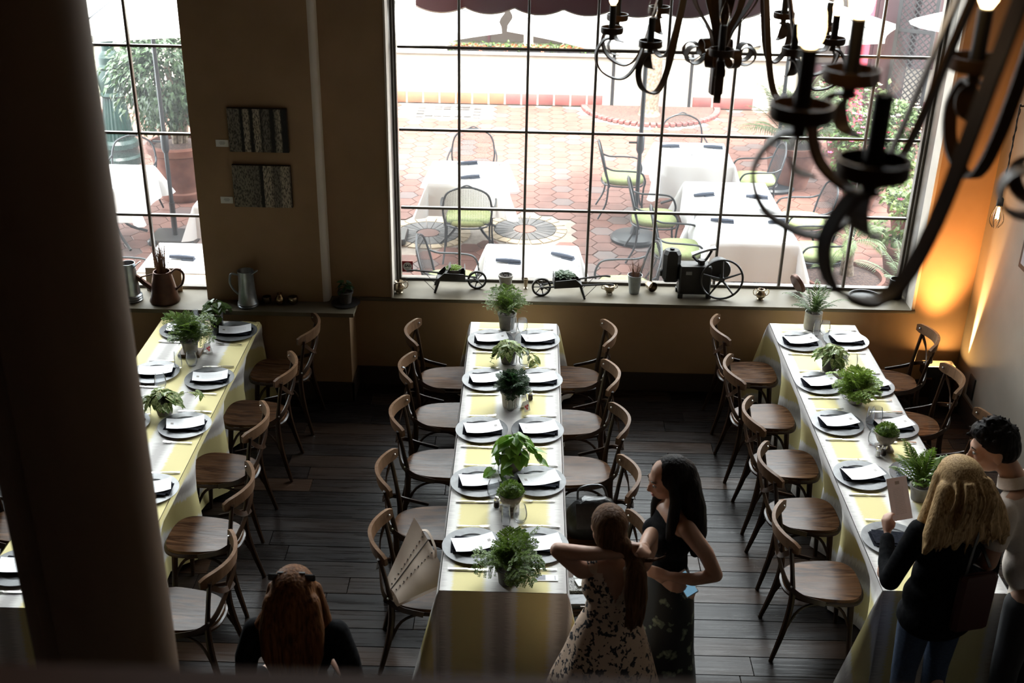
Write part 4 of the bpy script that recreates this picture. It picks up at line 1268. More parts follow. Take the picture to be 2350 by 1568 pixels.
sf = thing('shopfront', 'dark burgundy shopfront with a bright red post', 'building', (5.2, 18.0, 0))
obj('post', MB().box((-.28, -.45, 1.5), (.16, .14, 3.0)), M['pinkred'], sf)
obj('panel', MB().box2((-.95, .0, .35), (.55, .25, 3.4)), M['burgundy'], sf)
obj('window', MB().box2((-.9, -.02, .9), (-.42, .0, 2.6)), M['darkglass'], sf)
obj('door', MB().box2((.0, -.03, .1), (.5, .0, 2.3)), M['burgundy'], sf)
obj('upper_panel', MB().box2((.6, -.1, .85), (2.6, .25, 3.4)), M['burgundy'], sf)
# things standing further along the right (white planter tub, small gate)
gt = thing('garden_rail', 'low black scrolled iron rail below the white wall at right', 'railing', (6.1, 16.6, 0))
obj('top_rail', MB().box((0, 0, .55), (1.2, .03, .025)), M['blackiron'], gt)
for k in range(5): obj('baluster', MB().tube(bez([(-.5 + k * .25, 0, .02), (-.46 + k * .25, 0, .2), (-.5 + k * .25, 0, .55)], 4), .009, 5), M['blackiron'], gt)
# building shell above and beside the windows (keeps the courtyard shaded)
struct('wall_exterior', MB().box2((-9, 9.44, 6.05), (10, 9.6, 6.6)).box2((-9, 9.44, 0), (-4.8, 9.6, 6.6)).box2((3.7, 9.44, 0), (10, 9.6, 6.6)), M['stucco'], smooth=0)

# ================================================================== PLANTS ON THE TABLES
rp = random.Random(21)
M['pot_grey'] = pmat('grey_pot', (.20, .185, .165), .8, c2=(.27, .25, .225), scale=20, bmp=.15)
M['pot_white'] = pmat('white_pot', (.38, .36, .33), .75, c2=(.46, .44, .40), scale=18, bmp=.1)
M['pot_dark'] = pmat('dark_pot', (.06, .055, .05), .7, c2=(.09, .082, .075), scale=18, bmp=.15)
M['stone'] = pmat('weathered_stone', (.17, .14, .115), .9, c2=(.30, .26, .22), scale=22, bmp=.4)
M['block'] = pmat('wooden_block', (.10, .065, .04), .7, c2=(.14, .09, .055), scale=20, stretch=(1, .2, 1))
mf = [maiden_mesh('maidenhair_frond', M['fern'], L, rp, 9, .0095) for L in (.17, .20, .15)]
mfl = [maiden_mesh('maidenhair_frond', M['fern_lime'], L, rp, 9, .011) for L in (.18, .21, .16)]
mff = [maiden_mesh('airy_frond', M['fern'], L, rp, 10, .0075) for L in (.20, .24, .17)]
ff = [frond_mesh('fern_frond', M['ivy'], L, .055, 18, .7, 1.0, .010, rp) for L in (.24, .28, .20)]
ff2 = [frond_mesh('fern_frond', M['fern'], L, .05, 16, .55, .95, .013, rp) for L in (.22, .26, .19)]
dk = [maiden_mesh('small_leaf_spray', M['fern_dark'], L, rp, 9, .010) for L in (.14, .16, .12)]
hv = heart_mesh('leaf', M['varieg'], .062, .048); hp = heart_mesh('leaf', M['pothos'], .088, .082); hi_ = heart_mesh('leaf', M['ivy'], .085, .09)
def leafy(root, me, n, z, R, h, rn, smin=.7, smax=1.15, trail=(), cx=0, cy=0):
    st = MB()
    def one(p, a, tl, s):
        o = bpy.data.objects.new('leaf', me); COL.objects.link(o); o.parent = root
        o.location = p; o.rotation_euler = (rn.uniform(-.4, .4), tl, a); o.scale = (s,) * 3
    for k in range(n):
        a = 2 * PI * k * .618 + rn.uniform(-.3, .3); u = rn.random() ** .6
        p = V((cx + R * u * math.cos(a), cy + R * u * math.sin(a), z + h * (1 - u * u) * rn.uniform(.5, 1.0) + .01))
        one(p, a + rn.uniform(-.5, .5), rn.uniform(-.3, .5) + .5 * u, rn.uniform(smin, smax))
        st.tube([(cx, cy, z - .01), (V((cx, cy, z)) + p) / 2 + V((0, 0, .012)), p], .0013, 4)
    for pts in trail:
        P = bez(pts, 6); st.tube(P, .0016, 4)
        for q in range(2, len(P), 2):
            one(P[q], rn.uniform(0, 6.28), rn.uniform(.1, .7), rn.uniform(smin, smax) * .9)
    obj('stem', st, M['stem'], root)
def pplant(label, x, y, z=ZC0):
    return thing('potted_plant', label, 'plant', (x, y, z), 0, 'potted plants along the tables')
# middle table
t = pplant('airy fern in a grey pot at the window end of middle table', -.131, 8.56)
pot_obj(t, taper_pot(.058, .072, .13), M['pot_grey'], soil=(.066, .112)); fronds(t, mff, 34, .11, rp, (10, 70), .02, .7, 1.25)
t = pplant('variegated trailing plant in a dark pot, middle table', -.11, 7.94)
pot_obj(t, taper_pot(.048, .066, .105), M['pot_dark'], soil=(.06, .088))
leafy(t, hv, 46, .10, .10, .075, rp, .75, 1.2, [[(0, 0, .10), (.10, -.02, .12), (.17, -.03, .07), (.21, -.05, .015)], [(0, 0, .10), (.12, .03, .11), (.2, .03, .05), (.23, .0, .012)], [(0, 0, .1), (-.09, -.04, .1), (-.13, -.06, .03)]])
t = pplant('dark small-leaved plant in a white pot, middle table', -.074, 7.27)
pot_obj(t, taper_pot(.058, .070, .12), M['pot_white'], soil=(.064, .102)); fronds(t, dk, 38, .11, rp, (-20, 75), .02, .7, 1.25)
t = pplant('heart-leaved plant with big lime leaves, middle table', -.04, 6.42)
pot_obj(t, taper_pot(.050, .062, .12), M['pot_grey'], soil=(.056, .102))
leafy(t, hp, 34, .13, .105, .15, rp, .75, 1.15, [[(0, 0, .12), (-.08, -.05, .14), (-.13, -.10, .06), (-.15, -.14, .015)], [(0, 0, .12), (-.02, -.10, .12), (-.06, -.14, .03)], [(0, 0, .12), (.12, .0, .17), (.16, -.03, .10)]])
def urn(label, x, y, mm):
    t = pplant(label, x, y)
    obj('base', MB().box((0, 0, .011), (.105, .105, .022), bev=.004), M['stone'], t)
    obj('pot', MB().lathe([(.040, .022), (.036, .034), (.030, .042), (.034, .05), (.055, .068), (.068, .098), (.071, .118), (.079, .122), (.079, .132), (.070, .132), (.066, .12), (.0001, .12)], 32), M['stone'], t, smooth=40)
    obj('foliage', mm, None, t, (0, 0, .125), kind='stuff')
moss = moss_mesh('moss_foliage', M['fern'], .078, .075, 900, rp)
urn('stone urn with dense mossy plant, middle table', -.048, 5.95, moss)
t = pplant('small white pot half hidden behind the near fern, middle table', .03, 5.42)
pot_obj(t, taper_pot(.045, .055, .10), M['pot_white'], soil=(.05, .083)); fronds(t, mf, 9, .09, rp, (10, 70), .02, .6, .9)
t = pplant('bushy maidenhair fern in a dark pot, near end of middle table', -.05, 5.26)
pot_obj(t, taper_pot(.052, .064, .10), M['pot_dark'], soil=(.058, .083)); fronds(t, mf, 40, .09, rp, (-25, 75), .022, .75, 1.3)
# right table
t = pplant('feathery fern in a pale cylinder pot, window end of right table', 2.361, 8.70)
pot_obj(t, [(.066, 0), (.070, .01), (.070, .135), (.071, .142), (.066, .142), (.064, .12), (.0001, .118)], M['pot_white'], soil=(.063, .121)); fronds(t, ff, 26, .12, rp, (0, 65), .02, .75, 1.2)
t = pplant('variegated cream-edged plant in a dark pot, right table', 2.33, 7.94)
pot_obj(t, taper_pot(.050, .066, .11), M['pot_dark'], soil=(.06, .092)); leafy(t, hv, 52, .10, .095, .11, rp, .9, 1.45, [[(0, 0, .1), (.06, -.08, .10), (.07, -.10, .02)]])
t = pplant('bright lime maidenhair in a white bowl, right table', 2.406, 7.44)
pot_obj(t, [(.045, 0), (.052, .004), (.072, .05), (.076, .088), (.071, .088), (.066, .07), (.0001, .068)], M['pot_white'], soil=(.066, .072)); fronds(t, mfl, 40, .075, rp, (-10, 70), .022, .75, 1.3)
urn('stone urn on a square foot with mossy plant, right table', 2.439, 6.79, moss_mesh('moss_foliage', M['fern'], .074, .065, 800, rp))
t = pplant('spreading green fern beside the raised menu, right table', 2.50, 6.20)
pot_obj(t, taper_pot(.05, .065, .10), M['pot_grey'], soil=(.058, .083)); fronds(t, ff2, 34, .09, rp, (0, 65), .02, .8, 1.25)
# left table
t = pplant('broad-leaved ivy in a ribbed glass vase, window end of left table', -2.45, 8.44)
obj('vase', MB().lathe([(.04, 0), (.052, .004), (.055, .10), (.058, .12), (.054, .12), (.05, .10), (.047, .01), (.0001, .008)], 36, flute=.05), M['glassware'], t)
obj('soil', MB().lathe([(.046, .012), (.047, .08), (.0001, .085)], 20), M['soil'], t)
leafy(t, hi_, 36, .12, .105, .11, rp, .6, 1.0)
t = pplant('maidenhair fern in a grey pot on a wooden block, left table', -2.53, 7.95)
obj('block', MB().box((0, 0, .0125), (.17, .13, .025), bev=.004), M['block'], t)
pot_obj(t, [(q, z + .025) for q, z in taper_pot(.052, .066, .10)], M['pot_grey'], soil=(.06, .108)); fronds(t, mf, 36, .11, rp, (-15, 72), .022, .8, 1.4)
t = pplant('variegated trailing plant spilling over the left table', -2.467, 7.03)
pot_obj(t, taper_pot(.048, .064, .105), M['pot_grey'], soil=(.058, .088))
leafy(t, hv, 52, .10, .115, .08, rp, .8, 1.35, [[(0, 0, .10), (.12, .08, .12), (.19, .14, .10), (.22, .17, .06)], [(0, 0, .1), (-.12, -.04, .10), (-.2, -.10, .02), (-.26, -.2, .008), (-.2, -.3, .008)], [(0, 0, .1), (-.14, .02, .12), (-.24, .0, .05), (-.3, -.05, .01)]])
# little flower cards and the photo card
M['card_white'] = pmat('card_white', (.8, .8, .8), .6); M['red_print'] = pmat('red_print', (.6, .03, .05), .6); M['grey_print'] = pmat('grey_print', (.22, .22, .25), .6)
def tent(x, y, label):
    t = thing('tent_card', label, 'card', (x, y, ZC0), .5, 'small tent cards')
    obj('card', MB().prism([(-.028, 0), (0, .07), (.028, 0), (.026, 0), (0, .066), (-.026, 0)], -.025, .025, T=Matrix.Rotation(PI / 2, 4, 'X')), M['card_white'], t, smooth=0)
    fl = MB()
    for px, pz in ((.0, .02), (.008, .038), (-.01, .035)):
        for q in range(6):
            b = q * PI / 3
            cx = .0285 - pz * .4; 
            fl.add([(cx + .001 , px, pz), (cx - .4 * .009 * math.sin(b) + .001, px + .009 * math.cos(b), pz + .009 * math.sin(b)), (cx - .4 * .009 * math.sin(b + .9) + .001, px + .009 * math.cos(b + .9), pz + .009 * math.sin(b + .9))], [(0, 1, 2)])
    obj('flower_print', fl, M['red_print'], t, smooth=0)
    return t
tent(.03, 7.21, 'small tent card with red flower print, middle table').rotation_euler.z = -.9
tent(-2.415, 8.0, 'small tent card with red flower print, left table').rotation_euler.z = -.7
t = thing('photo_card', 'small printed card with grey photo at near end of middle table', 'card', (.167, 5.30, ZC0), .02)
obj('card', MB().box((0, 0, .0006), (.125, .055, .0012)), M['card_white'], t)
obj('photo_print', MB().box((-.034, .002, .0014), (.052, .044, .0006)), M['grey_print'], t)
obj('line_print', MB().box((.046, 0, .0014), (.003, .036, .0006)), M['grey_print'], t)

# ================================================================== BAGS AND THINGS ON CHAIRS
M['beige'] = pmat('beige_leather', (.50, .40, .31), .55, c2=(.57, .46, .37), scale=7, bmp=.1)
M['leather'] = pmat('black_leather', (.012, .012, .013), .3, c2=(.02, .02, .021), scale=30, bmp=.2)
t = bag = thing('tote_bag', 'slouchy beige leather bag with studded seams on the front left chair', 'bag', (-.555, 5.44, .468), 0)
def bagside(sgn):
    def fn(a, b):
        y = -.17 + .34 * a
        top = .17 + .25 * a
        z = top * b
        bul = .075 * math.sin(PI * min(1, .1 + b * .9)) ** .7 * (1 - .35 * abs(a - .5) * 2)
        x = sgn * bul * (1 - b * .55) + .10 * (1 - b) * 0 + .05 * a * b
        return (x * .9 + .10 * (a - .5) * b, y * (1 - .12 * b), z)
    return fn
mb = MB(); mb.grid(bagside(1), 12, 10); mb.grid(lambda a, b: bagside(-1)(1 - a, b), 12, 10)
o = obj('body', mb, M['beige'], t, smooth=80)
stud = MB()
for row in (.45, .72):
    for k in range(11):
        a = .06 + .088 * k
        for sg in (1, -1):
            p = V(bagside(sg)(a, row)); stud.ball(p + V((sg * .003, 0, 0)), .0045, 6)
s_ = obj('stud', stud, M['pot_dark'], t)
sm = MB()
for sg in (1, -1): sm.tube([V(bagside(sg)(k / 14, .62)) + V((sg * .002, 0, 0)) for k in range(15)], .0028, 5)
obj('seam', sm, M['pot_dark'], t)
obj('strap', MB().ribbon(bez([(.07, .15, .34), (.11, .17, .30), (.10, .165, .20), (.06, .15, .14)], 5), V((0, 1, .3)), .016, .003), M['beige'], t)
bag.matrix_world = Matrix(((.30, .78, -.54, -.535), (-.40, .62, .68, 5.40), (.87, 0, .498, .545), (0, 0, 0, 1)))
t = thing('handbag', 'black leather handbag slumped on the fourth chair right of middle table', 'bag', (.47, 6.2, .468), .1)
mb = MB()
n = 20
lv = [(.0, 1.0), (.05, 1.06), (.13, .95), (.20, .7), (.225, .45)]
vs = [(.17 * s * math.copysign(abs(math.cos(2 * PI * k / n)) ** .7, math.cos(2 * PI * k / n)), .12 * (s if s > .8 else s * .6) * math.copysign(abs(math.sin(2 * PI * k / n)) ** .7, math.sin(2 * PI * k / n)), z + .012 * math.sin(k * 2.1) * (z > .1)) for z, s in lv for k in range(n)]
mb.add(vs, [tuple(range(n - 1, -1, -1)), tuple(4 * n + k for k in range(n))] + [(i * n + k, i * n + (k + 1) % n, (i + 1) * n + (k + 1) % n, (i + 1) * n + k) for i in range(4) for k in range(n)])
obj('body', mb, M['leather'], t, smooth=70)
obj('handle', MB().tube(bez([(-.10, .0, .20), (-.08, .06, .27), (.06, .08, .27), (.10, .03, .19)], 5), .008, 6), M['leather'], t)
obj('flap', MB().ribbon([(-.02, -.05, .225), (-.02, -.10, .17), (-.02, -.13, .09)], V((1, 0, 0)), .2, .006), M['leather'], t)
M['sequin'] = pmat('silver_sequins', (.45, .44, .42), .3, metal=1, c2=(.12, .12, .12), scale=160, detail=1, bmp=1)
solo('clutch_bag', MB().box((0, 0, .02), (.24, .14, .04), bev=.012), M['sequin'], 'silver sequinned clutch on the front right chair of middle table', 'bag', (.40, 5.58, .467), .05)
t = thing('wallet', 'glossy black wallet with clasp on the front right chair of middle table', 'wallet', (.38, 5.44, .467), .05)
obj('body', MB().box((0, 0, .02), (.19, .10, .04), bev=.012), M['leather'], t); obj('clasp', MB().box((0, -.052, .024), (.03, .006, .014), bev=.002), M['steel'], t)
t = thing('mobile_phone', 'pale phone lying on the silver clutch', 'phone', (.415, 5.60, .508), .35)
obj('body', MB().box((0, 0, .0045), (.14, .07, .009), bev=.003), M['card_white'], t); obj('camera_ring', MB().lathe([(.008, .009), (.008, .0105), (.0001, .0105)], 12), M['leather'], t, (.05, .02, 0))
solo('paper_sheet', MB().box((0, 0, .0015), (.16, .08, .003)), M['card_white'], 'white paper slip on the seat behind the silver clutch', 'paper', (.42, 5.72, .466), -.1)
solo('bag_strap', MB().ribbon(bez([(.02, -.03, .0), (.03, -.035, -.06), (.0, -.04, -.075), (-.032, -.035, -.03), (-.03, -.03, .02), (-.01, -.03, .043), (.012, -.03, .036), (.02, -.03, .0)], 4), V((0, 1, .1)), .014, .004), M['leather'], 'black strap looped over the back of the second left chair', 'strap', (-.865, 7.60, .842), 0)

# ================================================================== THINGS ON THE SILLS
M['silver'] = pmat('tarnished_silver', (.30, .24, .17), .22, metal=1, c2=(.45, .38, .28), scale=12)
M['cast'] = pmat('cast_iron', (.008, .008, .008), .5, c2=(.014, .013, .012), scale=20)
M['oldwood'] = pmat('black_stained_wood', (.010, .008, .007), .55, c2=(.018, .014, .011), scale=14, stretch=(.3, 1, 1))
M['zinc'] = pmat('galvanised_zinc', (.26, .29, .31), .35, metal=.8, c2=(.36, .39, .41), scale=14)
M['copper'] = pmat('aged_copper', (.07, .032, .022), .4, metal=.5, c2=(.11, .05, .032), scale=10)
ZS = .82
def sugar(x, y, label, s=1.0):
    t = thing('sugar_bowl', label, 'bowl', (x, y, ZS), 0, 'little silver bowls')
    obj('body', MB().lathe([(q * s, z * s) for q, z in ((.026, 0), (.028, .005), (.022, .012), (.034, .022), (.044, .04), (.042, .058), (.030, .072), (.026, .08), (.031, .092), (.029, .092), (.024, .08), (.0001, .07))], 24), M['silver'], t, smooth=60)
    for sg in (-1, 1): obj('handle', MB().tube(bez([(sg * .03 * s, 0, .078 * s), (sg * .052 * s, 0, .092 * s), (sg * .066 * s, 0, .072 * s), (sg * .058 * s, 0, .045 * s), (sg * .042 * s, 0, .034 * s)], 5), .0038 * s, 6), M['silver'], t)
    return t
sugar(-1.055, 9.07, 'two-handled silver bowl at the left end of the big sill', 1.15)
sugar(2.003, 9.11, 'small two-handled bronze bowl right of the flywheel machine')
t = thing('sugar_bowl', 'footed silver cup with two handles between barrow and twig bucket', 'bowl', (.726, 9.15, ZS), .2, 'little silver bowls')
obj('body', MB().lathe([(.022, .012), (.026, .02), (.042, .04), (.046, .06), (.042, .072), (.047, .078), (.044, .078), (.038, .066), (.0001, .05)], 24), M['silver'], t, smooth=60)
for k in range(4): obj('foot', MB().tube([(.024 * math.cos(k * PI / 2 + .7), .024 * math.sin(k * PI / 2 + .7), .02), (.03 * math.cos(k * PI / 2 + .7), .03 * math.sin(k * PI / 2 + .7), .002)], [.006, .004], 6), M['silver'], t)
for sg in (-1, 1): obj('handle', MB().tube(bez([(sg * .042, 0, .07), (sg * .064, 0, .078), (sg * .068, 0, .055), (sg * .044, 0, .045)], 5), .0036, 6), M['silver'], t)

def barrow(x, y, rz, label, plant):
    t = thing('wheelbarrow_planter', label, 'planter', (x, y, ZS), rz, 'black toy wheelbarrows')
    wz = .082
    # wheel at +X end
    rim = MB(); rim.lathe([(.066, -.011), (.082, -.011), (.082, .011), (.066, .011), (.066, -.011)], 28, cap=False, T=Matrix.Translation((.26, 0, wz)) @ Matrix.Rotation(PI / 2, 4, 'X'))
    w = obj('wheel', rim, M['oldwood'], t)
    for k in range(7):
        a = 2 * PI * k / 7
        obj('spoke', MB().tube([(.26 + .012 * math.cos(a), 0, wz + .012 * math.sin(a)), (.26 + .07 * math.cos(a), 0, wz + .07 * math.sin(a))], .0045, 6), M['oldwood'], w)
    obj('axle', MB().tube([(.26, -.045, wz), (.26, .045, wz)], .013, 8), M['oldwood'], w)
    for sg in (-1, 1):
        obj('shaft', MB().tube(bez([(.27, sg * .035, wz + .004), (.1, sg * .05, .105), (-.1, sg * .075, .122), (-.28, sg * .09, .135), (-.34, sg * .092, .128)], 4), [.009] * 12 + [.008, .010, .011, .010, .009], 6), M['oldwood'], t)
        obj('leg', MB().tube([(-.06, sg * .07, .125), (-.10, sg * .085, .0)], [.013, .010], 6), M['oldwood'], t)
        obj('brace', MB().tube([(-.10, sg * .085, .02), (-.20, sg * .083, .128)], .0025, 5), M['cast'], t)
        mbs = MB(); mbs.prism([(.16, .095), (.15, .16), (-.02, .175), (-.08, .115), (-.08, .105)], -.004, .004, T=Matrix.Translation((0, sg * .072, 0)) @ Matrix.Rotation(PI / 2, 4, 'X'))
        obj('side_board', mbs, M['oldwood'], t)
    obj('floor_board', MB().box((.04, 0, .108), (.24, .14, .01)), M['oldwood'], t)
    obj('front_board', MB().box((.155, 0, .15), (.008, .14, .10)), M['oldwood'], t)
    p = thing('succulent_pot', plant[0], 'plant', (x + plant[3][0], y + plant[3][1], ZS + .114), 0)
    if plant[1] == 'pot':
        pot_obj(p, [(.048, 0), (.062, .05), (.070, .075), (.066, .075), (.062, .065), (.0001, .062)], M['pot_grey'], soil=(.06, .066))
        rr_ = random.Random(3)
        for k in range(34):
            a = k * 2.4; u = (k / 34) ** .5
            o = bpy.data.objects.new('leaf', plant[2]); COL.objects.link(o); o.parent = p
            o.location = (.045 * u * math.cos(a), .045 * u * math.sin(a), .07); o.rotation_euler = (0, -.9 + .5 * u, a); o.scale = (.8,) * 3
    else:
        pot_obj(p, [(.05, 0), (.065, .06), (.06, .06), (.0001, .05)], M['cast'])
        for k in range(36):
            a = k * 2.4; u = (k / 36) ** .5
            o = bpy.data.objects.new('leaf', plant[2]); COL.objects.link(o); o.parent = p
            o.location = (.055 * u * math.cos(a), .045 * u * math.sin(a), .07 - .01 * u); o.rotation_euler = (0, -.8 + .75 * u, a); o.scale = (1.15,) * 3
suc = heart_mesh('leaf', M['fern_lime'], .045, .022); suc2 = heart_mesh('leaf', M['sage'], .05, .035)
barrow(-.66, 9.175, .07, 'black toy wheelbarrow with its wheel to the right, left on the sill', ('green succulents in a round pot in the left wheelbarrow', 'pot', suc, (.06, .02)))
barrow(.405, 9.10, PI + .10, 'black toy wheelbarrow with its wheel to the left, middle of the sill', ('grey-green rosette plant in the middle wheelbarrow', 'tub', suc2, (-.07, .03)))
solo('board_panel', MB().box((0, 0, .05), (.01, .13, .12), T=Matrix.Rotation(.5, 4, 'Y')), M['oldwood'], 'small dark board leaning in the left wheelbarrow', 'board', (-.68, 9.19, ZS + .118), .07)
t = thing('flower_pot', 'ribbed grey flower pot with dead stalks on the big sill', 'plant', (-.158, 9.22, ZS))
pot_obj(t, taper_pot(.046, .062, .125, .004, .02), M['pot_grey'], soil=(.056, .105))
mb = MB()
for k in range(7): a = k * 2.2; mb.tube([(.02 * math.cos(a), .02 * math.sin(a), .105), (.03 * math.cos(a), .03 * math.sin(a), .13), (.035 * math.cos(a + .5), .03 * math.sin(a + .4), .14)], .003, 5)
obj('dead_stalk', mb, M['cast'], t)
solo('bud_vase', MB().lathe([(.022, 0), (.020, .006), (.009, .014), (.014, .03), (.019, .07), (.020, .095), (.017, .095), (.015, .06), (.0001, .05)], 20), M['silver'], 'tiny silver trumpet vase between pot and barrow', 'vase', (.014, 9.22, ZS))
t = thing('twig_bucket', 'slim zinc bucket of dry reddish twigs on the big sill', 'vase', (.94, 9.19, ZS))
pot_obj(t, [(.042, 0), (.062, .16), (.064, .165), (.060, .165), (.056, .12), (.0001, .1)], M['zinc'])
mb = MB()
rt = random.Random(4)
for k in range(70):
    a = rt.uniform(0, 6.28); r1 = rt.uniform(.02, .085); h = rt.uniform(.22, .32)
    mb.tube([(.02 * math.cos(a), .02 * math.sin(a), .11), (r1 * .6 * math.cos(a), r1 * .6 * math.sin(a), .11 + (h - .11) * .6), (r1 * math.cos(a + .2), r1 * math.sin(a + .2), h)], [.0018, .0014, .0007], 3)
obj('twigs', mb, M['straw'], t, kind='stuff')
t = thing('tipped_cup', 'silver cup tipped on its side beside the twig bucket', 'cup', (1.061, 9.28, ZS + .046))
obj('body', MB().lathe([(.028, 0), (.03, .004), (.036, .03), (.045, .085), (.041, .085), (.032, .03), (.0001, .01)], 24, T=Matrix.Rotation(.5, 4, 'Z') @ Matrix.Rotation(PI / 2 - .0, 4, 'X')), M['silver'], t)

# flywheel machine
t = thing('flywheel_machine', 'black cast iron projector-like machine with a big spoked flywheel', 'machine', (1.44, 9.16, ZS), .02)
mb = MB(); mb.box((0, .02, .155), (.27, .15, .25), bev=.012)
for xx in (-.12, .12):
    for yy in (-.05, .09): mb.box((xx, yy, .018), (.04, .04, .036))
obj('housing', mb, M['cast'], t)
obj('lamp_house', MB().box((-.20, .05, .26), (.15, .13, .27), bev=.03).lathe([(.02, .39), (.02, .41), (.0001, .415)], 12, T=Matrix.Translation((-.2, .05, 0))), M['cast'], t)
obj('lamp_base', MB().box((-.20, .05, .13), (.12, .10, .03), bev=.01).box((-.28, .05, .19), (.03, .06, .06), bev=.01), M['cast'], t)
obj('crossbar', MB().ribbon([(-.035, .03, .36), (.03, .03, .385), (.10, .03, .41), (.16, .03, .425)], V((0, 1, .1)), .05, .02, ws=[.05, .03, .03, .05]), M['zinc'], t)
obj('yoke', MB().tube(bez([(-.03, .03, .35), (.02, .02, .305), (.08, .02, .315), (.13, .03, .40)], 5), .012, 6).tube([(.05, .02, .28), (.05, .02, .32)], .03, 8), M['cast'], t)
obj('drum', MB().lathe([(.0001, -.04), (.095, -.04), (.10, -.03), (.10, .03), (.095, .04), (.0001, .04)], 28, T=Matrix.Translation((.20, .03, .235)) @ Matrix.Rotation(PI / 2, 4, 'X')), M['cast'], t)
fw = MB(); cz = .185; fx_ = .215
fw.tube([(fx_ + .175 * math.cos(2 * PI * k / 40), -.085, cz + .175 * math.sin(2 * PI * k / 40)) for k in range(40)], .0095, 8, closed=True)
w = obj('flywheel', fw, M['cast'], t)
for k in range(5):
    a = 2 * PI * k / 5 + .35
    obj('spoke', MB().tube([(fx_ + .02 * math.cos(a), -.085, cz + .02 * math.sin(a)), (fx_ + .17 * math.cos(a), -.085, cz + .17 * math.sin(a))], [.011, .007], 6), M['cast'], w)
obj('hub', MB().tube([(fx_, -.10, cz), (fx_, .02, cz)], .022, 10), M['cast'], w)
obj('name_plate', MB().box((-.06, -.056, .225), (.05, .004, .03)), M['zinc'], t)
solo('wooden_disc', MB().lathe([(.0001, -.018), (.085, -.018), (.09, -.012), (.09, .012), (.085, .018), (.0001, .018)], 28, T=Matrix.Rotation(.35, 4, 'Z') @ Matrix.Rotation(1.15, 4, 'Y')), M['copper'], 'round reddish wooden disc leaning upright behind the fern', 'disc', (2.34, 9.26, ZS + .09))
solo('round_tray', MB().lathe([(.11, 0), (.135, .004), (.14, .03), (.13, .03), (.12, .012), (.0001, .01)], 36), M['cast'], 'dark round dish on the sill below the near chandelier', 'dish', (2.90, 9.17, ZS))
t = thing('dark_crock', 'dark crock in the shadowed right corner of the sill', 'pot', (3.165, 9.22, ZS))
obj('body', MB().lathe([(.055, 0), (.06, .01), (.058, .15), (.062, .17), (.052, .17), (.05, .15), (.0001, .14)], 24), M['cast'], t)
obj('spoon', MB().tube(bez([(0, 0, .14), (.03, 0, .2), (.07, 0, .22)], 4), .006, 6), M['silver'], t)

# left ledge
t = thing('water_jug', 'tall galvanised jug with pouring lip on the left ledge', 'jug', (-3.235, 8.79, ZS))
obj('body', MB().lathe([(.085, 0), (.09, .012), (.082, .018), (.09, .03), (.082, .038), (.088, .05), (.076, .06), (.062, .25), (.06, .33), (.056, .33), (.058, .25), (.0001, .22)], 32), M['zinc'], t, smooth=40)
obj('spout', MB().ribbon([(.05, 0, .29), (.09, 0, .33), (.11, 0, .345)], V((0, 1, 0)), .05, .006, ws=[.07, .05, .02]), M['zinc'], t)
wcan = t = thing('watering_can', 'aged copper watering can holding dry twigs on the left ledge', 'watering can', (-2.96, 8.79, ZS))
obj('body', MB().lathe([(.105, 0), (.11, .012), (.10, .04), (.075, .18), (.062, .235), (.056, .235), (.07, .17), (.0001, .15)], 32), M['copper'], t, smooth=50)
obj('spout', MB().tube([(-.06, 0, .07), (-.15, 0, .15), (-.22, 0, .215)], [.028, .019, .016], 10), M['copper'], t)
obj('rose', MB().tube([(-.215, 0, .205), (-.245, 0, .235), (-.26, 0, .25)], [.018, .042, .045], 12), M['copper'], t)
obj('handle', MB().tube(bez([(.055, 0, .215), (.11, 0, .255), (.155, 0, .22), (.14, 0, .14), (.085, 0, .09)], 5), .009, 8), M['copper'], t)
obj('brace', MB().tube([(-.06, 0, .215), (-.17, 0, .18)], .006, 6), M['copper'], t)
mb = MB()
for k in range(90):
    a = rt.uniform(0, 6.28); r1 = rt.uniform(.0, .07); h = rt.uniform(.30, .45)
    p = V((r1 * math.cos(a), r1 * math.sin(a), h))
    mb.tube([(.02 * math.cos(a), .02 * math.sin(a), .16), p * .8 + V((0, 0, .02)), p], [.002, .0016, .001], 3)
    for q in range(3): leaf_quad(mb, p - V((0, 0, .02 * q)), (rt.uniform(-1, 1), rt.uniform(-1, 1), 1), (1, 0, 0), .018, .006)
obj('twigs', mb, M['straw'], t, kind='stuff')
wcan.scale = (1.12,) * 3
t = thing('pitcher', 'tall grey metal pitcher standing before the pilaster', 'jug', (-2.26, 8.735, ZS))
obj('body', MB().lathe([(.085, 0), (.088, .012), (.08, .018), (.086, .03), (.078, .04), (.066, .16), (.062, .27), (.066, .31), (.062, .31), (.057, .27), (.0001, .2)], 32), M['zinc'], t, smooth=40)
obj('lip', MB().ribbon([(.05, 0, .285), (.085, 0, .305), (.10, 0, .312)], V((0, 1, 0)), .05, .006, ws=[.07, .045, .015]), M['zinc'], t)
obj('handle', MB().tube(bez([(-.06, 0, .27), (-.12, 0, .275), (-.135, 0, .20), (-.11, 0, .14), (-.072, 0, .10)], 5), .009, 8), M['zinc'], t)
M['mercury'] = pmat('mercury_glass', (.55, .38, .2), .2, metal=1, c2=(.15, .1, .05), scale=45)
for x, nm, prof in ((-2.115, 'dark votive glass left of the amber one on the ledge', [(.03, 0), (.038, .03), (.036, .06), (.032, .06), (.03, .03), (.0001, .02)]), (-1.90, 'squat dark votive on feet right of the amber one', [(.026, 0), (.04, .02), (.044, .05), (.038, .065), (.034, .065), (.036, .04), (.0001, .03)])):
    solo('votive_holder', MB().lathe(prof, 20), M['silver'], nm, 'candle holder', (x, 8.79, ZS), group='votives on the ledge')
